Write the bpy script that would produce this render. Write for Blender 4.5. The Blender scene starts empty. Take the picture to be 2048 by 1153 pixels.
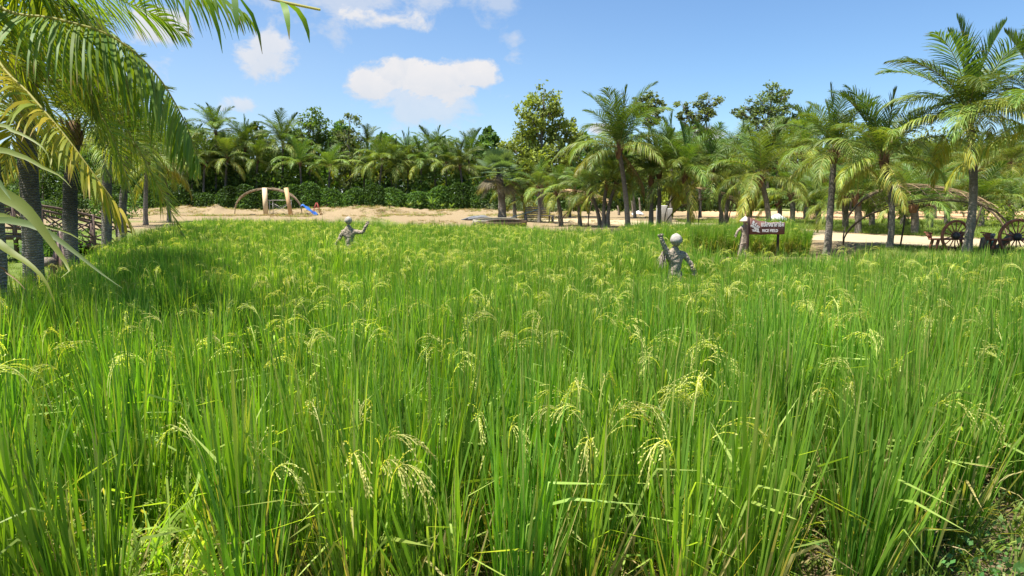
import bpy, math, random
import numpy as np
from mathutils import Vector, Matrix

SC = bpy.context.scene
R = math.radians
# ------------------------------------------------------------------ camera
CAM_Z, FPX, PITCH = 2.3, 1335.0, R(7.95)
cam_d = bpy.data.cameras.new("camera"); cam = bpy.data.objects.new("camera", cam_d)
SC.collection.objects.link(cam); SC.camera = cam
cam_d.sensor_width = 36.0; cam_d.lens = FPX / 2048 * 36.0
cam_d.clip_start = 0.05; cam_d.clip_end = 6000
cam.location = (0, 0, CAM_Z); cam.rotation_euler = (R(90) - PITCH, 0, 0)
SC.render.resolution_x, SC.render.resolution_y = 1024, 576

# ------------------------------------------------------------------ light
SUN_EL, SUN_AZ = R(70), R(-108)            # azimuth from +Y (ahead) towards +X
sd = Vector((math.sin(SUN_AZ) * math.cos(SUN_EL), math.cos(SUN_AZ) * math.cos(SUN_EL), math.sin(SUN_EL)))
sl = bpy.data.lights.new("sun", 'SUN'); sl.energy = 5.0; sl.angle = R(0.5); sl.color = (1.0, 0.95, 0.86)
so = bpy.data.objects.new("sun", sl); SC.collection.objects.link(so)
so.rotation_euler = (-sd).to_track_quat('-Z', 'Y').to_euler(); so.location = (10, 10, 40)

world = bpy.data.worlds.new("World"); SC.world = world; world.use_nodes = True
SC.view_settings.view_transform = 'Standard'; SC.view_settings.look = 'None'
SC.view_settings.exposure = 1.35; SC.view_settings.gamma = 1.0
SC.cycles.max_bounces = 8; SC.cycles.transparent_max_bounces = 8
SC.cycles.transmission_bounces = 6; SC.cycles.diffuse_bounces = 4


def world_nodes():
    nt = world.node_tree; N = nt.nodes; L = nt.links
    N.clear()
    out = N.new('ShaderNodeOutputWorld'); bg = N.new('ShaderNodeBackground')
    bg.inputs['Strength'].default_value = 0.068
    sky = N.new('ShaderNodeTexSky'); sky.sky_type = 'NISHITA'; sky.sun_disc = False
    sky.sun_elevation = SUN_EL; sky.sun_rotation = SUN_AZ
    sky.air_density = 1.0; sky.dust_density = 0.2; sky.ozone_density = 3.0
    tc = N.new('ShaderNodeTexCoord')

    def math_(op, a, b=None, c=None):
        n = N.new('ShaderNodeMath'); n.operation = op
        for i, v in enumerate((a, b, c)):
            if v is None: continue
            if isinstance(v, (int, float)): n.inputs[i].default_value = v
            else: L.new(v, n.inputs[i])
        return n.outputs[0]

    def dot(vec):
        n = N.new('ShaderNodeVectorMath'); n.operation = 'DOT_PRODUCT'
        L.new(tc.outputs['Generated'], n.inputs[0]); n.inputs[1].default_value = vec
        return n.outputs['Value']

    def noise(scale, detail, rough, dist=0.0, zs=1.0):
        mp = N.new('ShaderNodeMapping'); mp.inputs['Scale'].default_value = (1, 1, zs)
        L.new(tc.outputs['Generated'], mp.inputs['Vector'])
        n = N.new('ShaderNodeTexNoise'); n.inputs['Scale'].default_value = scale
        n.inputs['Detail'].default_value = detail; n.inputs['Roughness'].default_value = rough
        n.inputs['Distortion'].default_value = dist
        L.new(mp.outputs[0], n.inputs['Vector']); return n.outputs['Fac']
    nz = noise(15.0, 9, 0.60, 0.25, 1.5); nf = noise(5.0, 4, 0.5); nd = noise(26.0, 8, 0.62, 0.5)
    # clouds in the sky: direction, half width, half height (tangent units), opacity, raggedness
    clouds = [((745, 180), 56, 42, 0.95, 1.2), ((805, 155), 75, 40, 1.0, 1.2), ((880, 172), 85, 48, 1.05, 1.2), ((945, 165), 58, 42, 1.05, 1.2),
              ((850, 215), 150, 62, 0.62, 1.6), ((790, 60), 95, 28, 0.9, 1.9), ((700, 15), 260, 50, 0.60, 2.2),
              ((555, 125), 60, 65, 0.8, 1.7), ((600, 20), 140, 80, 0.55, 2.2), ((340, 60), 80, 40, 0.9, 1.8),
              ((1032, 105), 32, 42, 0.5, 2.2), ((970, 15), 70, 50, 0.50, 2.2), ((1410, 276), 55, 18, 1.0, 1.2),
              ((1205, 262), 40, 14, 0.9, 1.4), ((505, 220), 60, 22, 0.7, 1.6), ((250, 170), 120, 60, 0.5, 2.0)]
    total = None; shade = None
    for (px, py), a, b, op, rag in clouds:
        d = Vector(((px - 1024) / FPX, 1.0, (390 - py) / FPX)).normalized()
        t1 = Vector((d.y, -d.x, 0)).normalized(); t2 = t1.cross(d).normalized()
        x = math_('DIVIDE', dot(t1), a / FPX); y = math_('DIVIDE', dot(t2), b / FPX)
        r = math_('ADD', math_('MULTIPLY', x, x), math_('MULTIPLY', y, y))
        r = math_('POWER', r, 0.5)
        e = math_('SUBTRACT', 1.0, r)
        e = math_('ADD', e, math_('MULTIPLY', math_('SUBTRACT', nz, 0.5), rag * 1.9))
        e = math_('ADD', e, math_('MULTIPLY', math_('SUBTRACT', nd, 0.5), 0.5))
        mr = N.new('ShaderNodeMapRange'); mr.interpolation_type = 'SMOOTHSTEP'
        mr.inputs['From Min'].default_value = 0.0; mr.inputs['From Max'].default_value = 0.48 + 0.42 * (rag - 1.0)
        L.new(e, mr.inputs['Value'])
        m = math_('MINIMUM', math_('MULTIPLY', mr.outputs[0], op * 1.12), 1.0)
        m = math_('MULTIPLY', m, math_('GREATER_THAN', dot(d), 0.3))
        total = m if total is None else math_('MAXIMUM', total, m)
        s = math_('MULTIPLY', m, math_('MULTIPLY_ADD', y, 0.45, 0.62))
        shade = s if shade is None else math_('MAXIMUM', shade, s)
    # low thin veil towards the left horizon
    veil = N.new('ShaderNodeMapRange'); veil.inputs['From Min'].default_value = 0.34; veil.inputs['From Max'].default_value = -0.02
    veil.inputs['To Max'].default_value = 0.45; L.new(dot(Vector((0, 0, 1))), veil.inputs['Value'])
    side = N.new('ShaderNodeMapRange'); side.inputs['From Min'].default_value = 0.30; side.inputs['From Max'].default_value = -0.35
    L.new(dot(Vector((1, 0, 0))), side.inputs['Value'])
    v = math_('MULTIPLY', math_('MULTIPLY', veil.outputs[0], side.outputs[0]), math_('MULTIPLY_ADD', nf, 0.8, 0.5))
    total = math_('MINIMUM', math_('MAXIMUM', total, v), 1.0)
    cc = N.new('ShaderNodeMix'); cc.data_type = 'RGBA'
    cc.inputs[6].default_value = (3.9, 4.25, 4.8, 1); cc.inputs[7].default_value = (5.2, 5.1, 5.15, 1)
    ms = N.new('ShaderNodeMapRange'); ms.inputs['From Min'].default_value = 0.15; ms.inputs['From Max'].default_value = 0.85
    L.new(math_('ADD', math_('MULTIPLY', shade, 0.75), math_('MULTIPLY', math_('SUBTRACT', nd, 0.35), 0.6)), ms.inputs['Value'])
    L.new(ms.outputs[0], cc.inputs[0])
    mx = N.new('ShaderNodeMix'); mx.data_type = 'RGBA'
    L.new(total, mx.inputs[0]); tint = N.new('ShaderNodeMix'); tint.data_type = 'RGBA'; tint.blend_type = 'MULTIPLY'; tint.inputs[0].default_value = 1.0
    tint.inputs[7].default_value = (.74, .88, 1.0, 1); L.new(sky.outputs[0], tint.inputs[6]); L.new(tint.outputs[2], mx.inputs[6]); L.new(cc.outputs[2], mx.inputs[7])
    L.new(mx.outputs[2], bg.inputs['Color']); L.new(bg.outputs[0], out.inputs['Surface'])


world_nodes()

# ------------------------------------------------------------------ helpers
rng = np.random.default_rng(7)
cp_, sp_ = math.cos(PITCH), math.sin(PITCH)


def at(px, py, Y):
    """world point seen at photo pixel (2048 wide) on the vertical plane y = Y"""
    xc = (px - 1024) / FPX; yc = -(py - 576.5) / FPX
    dy = cp_ + sp_ * yc; dz = -sp_ + cp_ * yc
    k = Y / dy
    return np.array((xc * k, Y, CAM_Z + dz * k))


def on_ground(px, py, z):
    xc = (px - 1024) / FPX; yc = -(py - 576.5) / FPX
    dy = cp_ + sp_ * yc; dz = -sp_ + cp_ * yc
    k = (z - CAM_Z) / dz
    return np.array((xc * k, dy * k, z))


def nrm(v):
    v = np.asarray(v, float)
    return v / np.maximum(np.linalg.norm(v, axis=-1, keepdims=True), 1e-9)


class MB:
    def __init__(s): s.v = []; s.q = []; s.t = []; s.c = []; s.n = 0

    def add(s, v, q=None, t=None, c=(1, 1, 1)):
        v = np.asarray(v, float).reshape(-1, 3)
        if q is not None and len(q): s.q.append(np.asarray(q, int).reshape(-1, 4) + s.n)
        if t is not None and len(t): s.t.append(np.asarray(t, int).reshape(-1, 3) + s.n)
        c = np.asarray(c, float)
        if c.ndim == 1: c = np.tile(c, (len(v), 1))
        s.v.append(v); s.c.append(c); s.n += len(v)

    def ribbon(s, P, W, w, c=(1, 1, 1)):
        P = np.asarray(P, float); W = np.asarray(W, float)
        if W.ndim == 1: W = np.tile(W, (len(P), 1))
        w = np.asarray(w, float)[:, None]
        v = np.concatenate([P - W * w * .5, P + W * w * .5], 1).reshape(-1, 3)
        i = np.arange(len(P) - 1) * 2
        c = np.asarray(c, float)
        if c.ndim == 2: c = np.repeat(c, 2, 0)
        s.add(v, np.stack([i, i + 1, i + 3, i + 2], 1), None, c)

    def tube(s, P, r, n=6, c=(1, 1, 1), cap=True):
        P = np.asarray(P, float); m = len(P)
        r = np.full(m, r) if np.ndim(r) == 0 else np.asarray(r, float)
        T = nrm(np.gradient(P, axis=0))
        a = np.array((0, 0, 1.)) if abs(T[0][2]) < .9 else np.array((1., 0, 0))
        U = nrm(np.cross(T, a)); V = np.cross(T, U)
        an = np.arange(n) / n * 2 * np.pi
        ring = P[:, None] + r[:, None, None] * (np.cos(an)[None, :, None] * U[:, None] + np.sin(an)[None, :, None] * V[:, None])
        v = ring.reshape(-1, 3)
        i, j = np.meshgrid(np.arange(m - 1), np.arange(n), indexing='ij')
        k = (j + 1) % n
        q = np.stack([i * n + j, i * n + k, (i + 1) * n + k, (i + 1) * n + j], -1).reshape(-1, 4)
        t = []
        if cap:
            v = np.vstack([v, P[0], P[-1]])
            for j in range(n):
                t.append((m * n, (j + 1) % n, j)); t.append((m * n + 1, (m - 1) * n + j, (m - 1) * n + (j + 1) % n))
        c = np.asarray(c, float)
        if c.ndim == 2:
            c = np.repeat(c, n, 0)
            if cap: c = np.vstack([c, c[0], c[-1]])
        s.add(v, q, t, c)

    def box(s, o, ax, ay, az, c=(1, 1, 1), bev=0.0):
        """box from corner-centre o with full edge vectors"""
        o = np.asarray(o, float); ax, ay, az = (np.asarray(a, float) for a in (ax, ay, az))
        v = [o + ax * (i - .5) + ay * (j - .5) + az * (k - .5) for k in (0, 1) for j in (0, 1) for i in (0, 1)]
        q = [(0, 2, 3, 1), (4, 5, 7, 6), (0, 1, 5, 4), (2, 6, 7, 3), (0, 4, 6, 2), (1, 3, 7, 5)]
        s.add(v, q, None, c)

    def beam(s, a, b, w, h, c=(1, 1, 1), up=(0, 0, 1)):
        a = np.asarray(a, float); b = np.asarray(b, float); d = b - a
        t = nrm(d); sd_ = np.cross(t, up)
        if np.linalg.norm(sd_) < .05: sd_ = np.cross(t, (0, 1, 0))
        sd_ = nrm(sd_); u = np.cross(sd_, t)
        s.box((a + b) / 2, d, sd_ * w, u * h, c)

    def build(s, name, mat, parent=None, smooth=False, link=True, loc=None):
        me = bpy.data.meshes.new(name)
        V = np.concatenate(s.v); C = np.concatenate(s.c)
        Q = np.concatenate(s.q) if s.q else np.zeros((0, 4), int); T = np.concatenate(s.t) if s.t else np.zeros((0, 3), int)
        me.vertices.add(len(V)); me.vertices.foreach_set('co', V.astype(np.float32).ravel())
        nl = len(Q) * 4 + len(T) * 3
        me.loops.add(nl); me.loops.foreach_set('vertex_index', np.concatenate([Q.ravel(), T.ravel()]).astype(np.int32))
        me.polygons.add(len(Q) + len(T))
        st = np.concatenate([np.arange(len(Q)) * 4, len(Q) * 4 + np.arange(len(T)) * 3]).astype(np.int32)
        me.polygons.foreach_set('loop_start', st)
        if smooth: me.polygons.foreach_set('use_smooth', np.ones(len(Q) + len(T), bool))
        at_ = me.attributes.new('Col', 'FLOAT_COLOR', 'POINT')
        at_.data.foreach_set('color', np.hstack([C, np.ones((len(C), 1))]).astype(np.float32).ravel())
        me.update(calc_edges=True); me.validate()
        if mat is not None: me.materials.append(mat)
        o = bpy.data.objects.new(name, me)
        if link: SC.collection.objects.link(o)
        if parent is not None: o.parent = parent
        if loc is not None: o.location = loc
        return o


def tag(o, label=None, cat=None, group=None, kind=None):
    if label: o['label'] = label
    if cat: o['category'] = cat
    if group: o['group'] = group
    if kind: o['kind'] = kind
    return o


def empty(name, loc, label, cat, group=None, rz=0.0):
    o = bpy.data.objects.new(name, None); SC.collection.objects.link(o)
    o.location = tuple(float(a) for a in loc); o.rotation_euler = (0, 0, rz); o.empty_display_size = .3
    return tag(o, label, cat, group)


def bez(pts, n):
    """smooth Catmull-Rom through pts, n samples by arc length"""
    P = np.asarray(pts, float)
    if len(P) == 2: return P[0] + np.linspace(0, 1, n)[:, None] * (P[1] - P[0])
    Q = np.vstack([2 * P[0] - P[1], P, 2 * P[-1] - P[-2]]); out = []
    for i in range(1, len(Q) - 2):
        t = np.linspace(0, 1, 24, endpoint=False)[:, None]
        a, b, c, d = Q[i - 1], Q[i], Q[i + 1], Q[i + 2]
        out.append(.5 * (2 * b + (c - a) * t + (2 * a - 5 * b + 4 * c - d) * t ** 2 + (-a + 3 * b - 3 * c + d) * t ** 3))
    F = np.vstack(out + [P[-1:]])
    s = np.concatenate([[0], np.cumsum(np.linalg.norm(np.diff(F, axis=0), axis=1))])
    u = np.linspace(0, s[-1], n)
    return np.stack([np.interp(u, s, F[:, k]) for k in range(3)], 1)


# ------------------------------------------------------------------ materials
def leaf_mat(name, trans=0.45, rough=0.42, spec=0.45, tcol=(1.5, 1.35, 0.35), hv=0.02, vv=0.25, scale=None):
    m = bpy.data.materials.new(name); m.use_nodes = True
    nt = m.node_tree; N = nt.nodes; L = nt.links; N.clear()
    out = N.new('ShaderNodeOutputMaterial'); ca = N.new('ShaderNodeAttribute'); ca.attribute_name = 'Col'
    oi = N.new('ShaderNodeObjectInfo')
    hs = N.new('ShaderNodeHueSaturation'); L.new(ca.outputs['Color'], hs.inputs['Color'])
    for k, (amp, base) in {'Hue': (hv, 0.5), 'Value': (vv, 1.0)}.items():
        mm = N.new('ShaderNodeMapRange'); mm.inputs['To Min'].default_value = base - amp; mm.inputs['To Max'].default_value = base + amp
        L.new(oi.outputs['Random'], mm.inputs['Value'])
        if k == 'Value':
            ml = N.new('ShaderNodeMath'); ml.operation = 'MULTIPLY'; ml.inputs[1].default_value = 7.31
            fr = N.new('ShaderNodeMath'); fr.operation = 'FRACT'
            L.new(oi.outputs['Random'], ml.inputs[0]); L.new(ml.outputs[0], fr.inputs[0]); L.new(fr.outputs[0], mm.inputs['Value'])
        L.new(mm.outputs[0], hs.inputs[k])
    pb = N.new('ShaderNodeBsdfPrincipled'); pb.inputs['Roughness'].default_value = rough
    pb.inputs['Specular IOR Level'].default_value = spec
    L.new(hs.outputs[0], pb.inputs['Base Color'])
    tr = N.new('ShaderNodeBsdfTranslucent')
    mc = N.new('ShaderNodeMix'); mc.data_type = 'RGBA'; mc.blend_type = 'MULTIPLY'; mc.inputs[0].default_value = 1.0
    mc.inputs[7].default_value = (*tcol, 1); L.new(hs.outputs[0], mc.inputs[6]); L.new(mc.outputs[2], tr.inputs['Color'])
    mx = N.new('ShaderNodeMixShader'); mx.inputs[0].default_value = trans
    L.new(pb.outputs[0], mx.inputs[1]); L.new(tr.outputs[0], mx.inputs[2]); L.new(mx.outputs[0], out.inputs['Surface'])
    return m


def solid_mat(name, c1, c2=None, scale=6.0, rough=0.8, bump=0.3, stretch=(1, 1, 1), spec=0.25, rings=None, detail=6, use_col=False):
    m = bpy.data.materials.new(name); m.use_nodes = True
    nt = m.node_tree; N = nt.nodes; L = nt.links
    pb = N['Principled BSDF']; pb.inputs['Roughness'].default_value = rough; pb.inputs['Specular IOR Level'].default_value = spec
    c2 = c2 or tuple(a * .6 for a in c1)
    tc = N.new('ShaderNodeTexCoord'); mp = N.new('ShaderNodeMapping'); mp.inputs['Scale'].default_value = stretch
    L.new(tc.outputs['Object'], mp.inputs['Vector'])
    nz = N.new('ShaderNodeTexNoise'); nz.inputs['Scale'].default_value = scale; nz.inputs['Detail'].default_value = detail
    nz.inputs['Roughness'].default_value = .65
    L.new(mp.outputs[0], nz.inputs['Vector'])
    cr = N.new('ShaderNodeValToRGB'); cr.color_ramp.elements[0].position = .32; cr.color_ramp.elements[1].position = .68
    cr.color_ramp.elements[0].color = (*c2, 1); cr.color_ramp.elements[1].color = (*c1, 1)
    L.new(nz.outputs['Fac'], cr.inputs[0])
    col = cr.outputs[0]; hgt = nz.outputs['Fac']
    if rings:
        wv = N.new('ShaderNodeTexWave'); wv.bands_direction = 'Z'; wv.inputs['Scale'].default_value = rings
        wv.inputs['Distortion'].default_value = 5; wv.inputs['Detail'].default_value = 2; wv.inputs['Detail Scale'].default_value = 2.5
        L.new(tc.outputs['Object'], wv.inputs['Vector'])
        mx = N.new('ShaderNodeMix'); mx.data_type = 'RGBA'; mx.blend_type = 'MULTIPLY'; mx.inputs[0].default_value = .38
        L.new(col, mx.inputs[6]); L.new(wv.outputs['Color'], mx.inputs[7]); col = mx.outputs[2]
        ad = N.new('ShaderNodeMath'); L.new(wv.outputs['Fac'], ad.inputs[0]); L.new(nz.outputs['Fac'], ad.inputs[1]); hgt = ad.outputs[0]
    if use_col:
        ca = N.new('ShaderNodeAttribute'); ca.attribute_name = 'Col'
        mx = N.new('ShaderNodeMix'); mx.data_type = 'RGBA'; mx.blend_type = 'MULTIPLY'; mx.inputs[0].default_value = 1
        L.new(col, mx.inputs[6]); L.new(ca.outputs['Color'], mx.inputs[7]); col = mx.outputs[2]
    L.new(col, pb.inputs['Base Color'])
    bp = N.new('ShaderNodeBump'); bp.inputs['Strength'].default_value = bump; bp.inputs['Distance'].default_value = .03
    L.new(hgt, bp.inputs['Height']); L.new(bp.outputs[0], pb.inputs['Normal'])
    return m


M_RICE = leaf_mat('rice_leaf', trans=.50, rough=.48, spec=.22, tcol=(1.4, 1.5, .25), hv=.012, vv=.22)
M_PALM = leaf_mat('palm_frond_leaf', trans=.30, rough=.5, spec=.3, tcol=(1.7, 1.5, .35), hv=.014, vv=.38)
M_PALMN = leaf_mat('near_palm_frond_leaf', trans=.42, rough=.5, spec=.15, tcol=(1.7, 1.6, .25), hv=.0, vv=.05)
M_TREE = leaf_mat('broadleaf', trans=.36, rough=.55, spec=.15, tcol=(1.5, 1.5, .4), hv=.015, vv=.15)
M_GRASS = leaf_mat('lawn_grass', trans=.4, rough=.5, spec=.3, tcol=(1.3, 1.4, .4), hv=.02, vv=.25)
M_BROAD = leaf_mat('broad_blade', trans=.35, rough=.5, spec=.2, tcol=(1.4, 1.4, .4), hv=0, vv=.05)
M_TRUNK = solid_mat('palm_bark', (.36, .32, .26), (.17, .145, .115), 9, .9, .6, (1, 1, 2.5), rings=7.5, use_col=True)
M_HUSK = solid_mat('palm_husk', (.20, .115, .06), (.07, .04, .022), 14, .9, .9, (2, 2, .6))
M_BARK = solid_mat('tree_bark', (.24, .20, .16), (.10, .085, .065), 5, .9, .7, (2, 2, .5))
M_BAMBOO = solid_mat('bamboo', (.33, .25, .15), (.16, .115, .068), 5, .6, .3, (1, 1, 1), use_col=True)
M_RED = solid_mat('reddish_painted_wood', (.36, .125, .065), (.20, .07, .037), 9, .55, .4, (1, 1, .4), spec=.4)
M_HUB = solid_mat('dark_iron', (.06, .055, .06), (.03, .027, .03), 9, .5, .3, spec=.5)
M_SIGN = solid_mat('brown_sign_board', (.16, .078, .064), (.105, .052, .044), 3, .65, .25, (.6, 3, 6))
M_SIGNPOST = solid_mat('dark_sign_post', (.055, .032, .026), (.026, .016, .014), 8, .8, .4, (3, 3, .5))
M_WHITE = solid_mat('white_paint', (.80, .80, .78), (.62, .62, .60), 20, .6, .1)
M_STRAW = solid_mat('grey_straw', (.56, .47, .36), (.12, .09, .07), 34, .95, 1.0, detail=5)
M_CLAY = solid_mat('pale_clay', (.40, .37, .33), (.22, .195, .165), 16, .85, .7)
M_HAT = solid_mat('woven_hat', (.60, .50, .40), (.40, .31, .24), 30, .85, .4)
M_PLANK = solid_mat('raw_timber', (.72, .57, .36), (.55, .41, .24), 4, .7, .2, (3, 3, .3))
M_PLANK2 = solid_mat('orange_timber', (.60, .40, .21), (.45, .28, .14), 4, .7, .2, (3, 3, .3))
M_GREYWOOD = solid_mat('weathered_wood', (.34, .30, .26), (.17, .14, .12), 8, .85, .4, (1, 1, 1))
M_BRIDGE = solid_mat('bridge_wood', (.20, .125, .095), (.09, .055, .043), 8, .6, .35, (1, 1, 1), spec=.5)
M_CONC = solid_mat('concrete', (.42, .41, .39), (.28, .27, .25), 6, .9, .3)
M_TARP = solid_mat('blue_tarp', (.035, .15, .52), (.025, .10, .38), 3, .45, .5, spec=.5)
M_STEEL = solid_mat('scaffold_steel', (.62, .60, .55), (.40, .36, .30), 9, .4, .1, spec=.5)
M_REDIRON = solid_mat('red_trestle_paint', (.38, .06, .05), (.22, .04, .03), 9, .6, .1)
M_MAT = solid_mat('palm_thatch_sheet', (.20, .14, .095), (.11, .075, .05), 10, .9, .5, (4, 4, 1))
M_LOG = solid_mat('log_wood', (.30, .25, .20), (.10, .08, .06), 8, .9, .8, (1, 1, 1))
M_SHEET = solid_mat('white_sheet', (.82, .83, .86), (.70, .72, .76), 4, .6, .3)
M_POT = solid_mat('green_glazed_pot', (.12, .34, .27), (.05, .16, .13), 6, .3, .1, spec=.6)
M_NET = solid_mat('grey_net', (.20, .21, .22), (.10, .10, .11), 14, .9, .7)
M_BOAT = solid_mat('pale_plank', (.50, .46, .36), (.32, .29, .22), 5, .8, .4)

# ------------------------------------------------------------------ ground
FIELD = np.array([(-4.0, 2.6), (-5.9, 7.3), (-8.0, 11.5), (-10.4, 16.5), (-13, 23), (-16.2, 34), (-8, 31.5), (0, 27.8), (4.2, 24.2),
                  (4.3, 17), (4.0, 15.0), (6, 14.2), (14, 14.8), (17, 10), (8.0, 6.3), (4.0, 4.75), (2.4, 3.7), (1.2, 2.9), (-1, 2.8)])
BLOCK = np.array([(4.3, 24.7), (11.3, 25.0), (11.6, 28.6), (4.7, 28.2)])


def inside(P, poly):
    x, y = P[:, 0], P[:, 1]; r = np.zeros(len(P), bool); n = len(poly)
    for i in range(n):
        x0, y0 = poly[i]; x1, y1 = poly[(i + 1) % n]
        with np.errstate(divide='ignore', invalid='ignore'):
            c = ((y0 > y) != (y1 > y)) & (x < (x1 - x0) * (y - y0) / (y1 - y0) + x0)
        r ^= c
    return r


def pdist(P, poly, closed=True):
    d = np.full(len(P), 1e9); n = len(poly)
    for i in range(n if closed else n - 1):
        a = poly[i]; b = poly[(i + 1) % n]; ab = b - a
        t = np.clip(((P - a) @ ab) / (ab @ ab), 0, 1)
        d = np.minimum(d, np.linalg.norm(P - (a + t[:, None] * ab), axis=1))
    return d


PADDY = np.array([(-4.6, 2.2), (-6.2, 7.3), (-8.3, 11.5), (-10.7, 16.5), (-13.4, 23), (-16.8, 34.6), (-8, 32.2), (0, 28.6), (4.4, 29.0), (12.0, 29.2),
                  (12.0, 24.6), (9.5, 18), (14, 15.6), (19, 12), (12, 5), (6.0, 3.0), (0, 2.0)])
PATH = np.array([on_ground(x, y, .42)[:2] for x, y in ((2300, 505), (2048, 492), (1850, 481), (1640, 472), (1480, 458), (1300, 447), (1150, 441), (1040, 439))])


def vnoise(P, f, seed):
    """cheap smooth noise: sum of sines"""
    r = np.random.default_rng(seed); o = np.zeros(len(P))
    for k in range(7):
        a = r.uniform(0, 2 * np.pi); ff = f * r.uniform(.5, 1.8)
        o += np.sin(P[:, 0] * np.cos(a) * ff + P[:, 1] * np.sin(a) * ff + r.uniform(0, 6.3))
    return o / 7 ** .5


def sstep(a, b, x):
    t = np.clip((x - a) / (b - a), 0, 1); return t * t * (3 - 2 * t)


POND = np.array((-22.5, 26.5))


def zground(P):
    P = np.atleast_2d(np.asarray(P, float))[:, :2]
    d = pdist(P, PADDY); ins = inside(P, PADDY); d = np.where(ins, 0, d)
    far = np.where(P[:, 1] > 30, .4, .2 + .2 * sstep(-2, 4, P[:, 0]))
    far = .2 + .2 * np.maximum(sstep(-2, 5, P[:, 0]), sstep(26, 36, P[:, 1]))
    z = far * sstep(0, 1.3, d)
    # earth bank along the hedge
    bank = sstep(62, 66, P[:, 1]) * (1 - sstep(71, 75, P[:, 1])) * (1 - sstep(-8, 2, P[:, 0]) * .75)
    z += bank * (.36 + .14 * vnoise(P, .55, 3) + .08 * vnoise(P, 2.2, 4))
    for cx, cy, r_, h in ((-32.5, 63, 1.8, .40), (-28.5, 65, 1.0, .45), (-1.5, 61, 3, .10)):
        z += h * np.exp(-((P[:, 0] - cx) ** 2 + (P[:, 1] - cy) ** 2) / r_ ** 2)
    z += .06 * np.random.default_rng(1).normal(size=len(P)) * (bank > .1) * (len(P) > 50)
    z += .05 * vnoise(P, .9, 5) * sstep(.2, 2, d) * (P[:, 1] < 61)
    e = np.sqrt(((P[:, 0] - POND[0]) / 5.5) ** 2 + ((P[:, 1] - POND[1]) / 6.5) ** 2)
    z -= .55 * (1 - sstep(.8, 1.1, e))
    pd = pdist(P, PATH, False)
    z = np.where(P[:, 1] > 18, z * sstep(3.2, 5.0, pd) + .40 * (1 - sstep(3.2, 5.0, pd)), z)
    return z


def gz(x, y): return float(zground([(x, y)])[0])


def axis(lo, hi, step, far):
    a = list(np.arange(lo, hi, step)); s = step; x = hi
    while x < far: a.append(x); s *= 1.35; x += s
    a.append(far); x = lo; s = step; b = []
    while x > -far: s *= 1.35; x -= s; b.append(max(x, -far))
    return np.array(sorted(set(b + a)))


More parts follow.
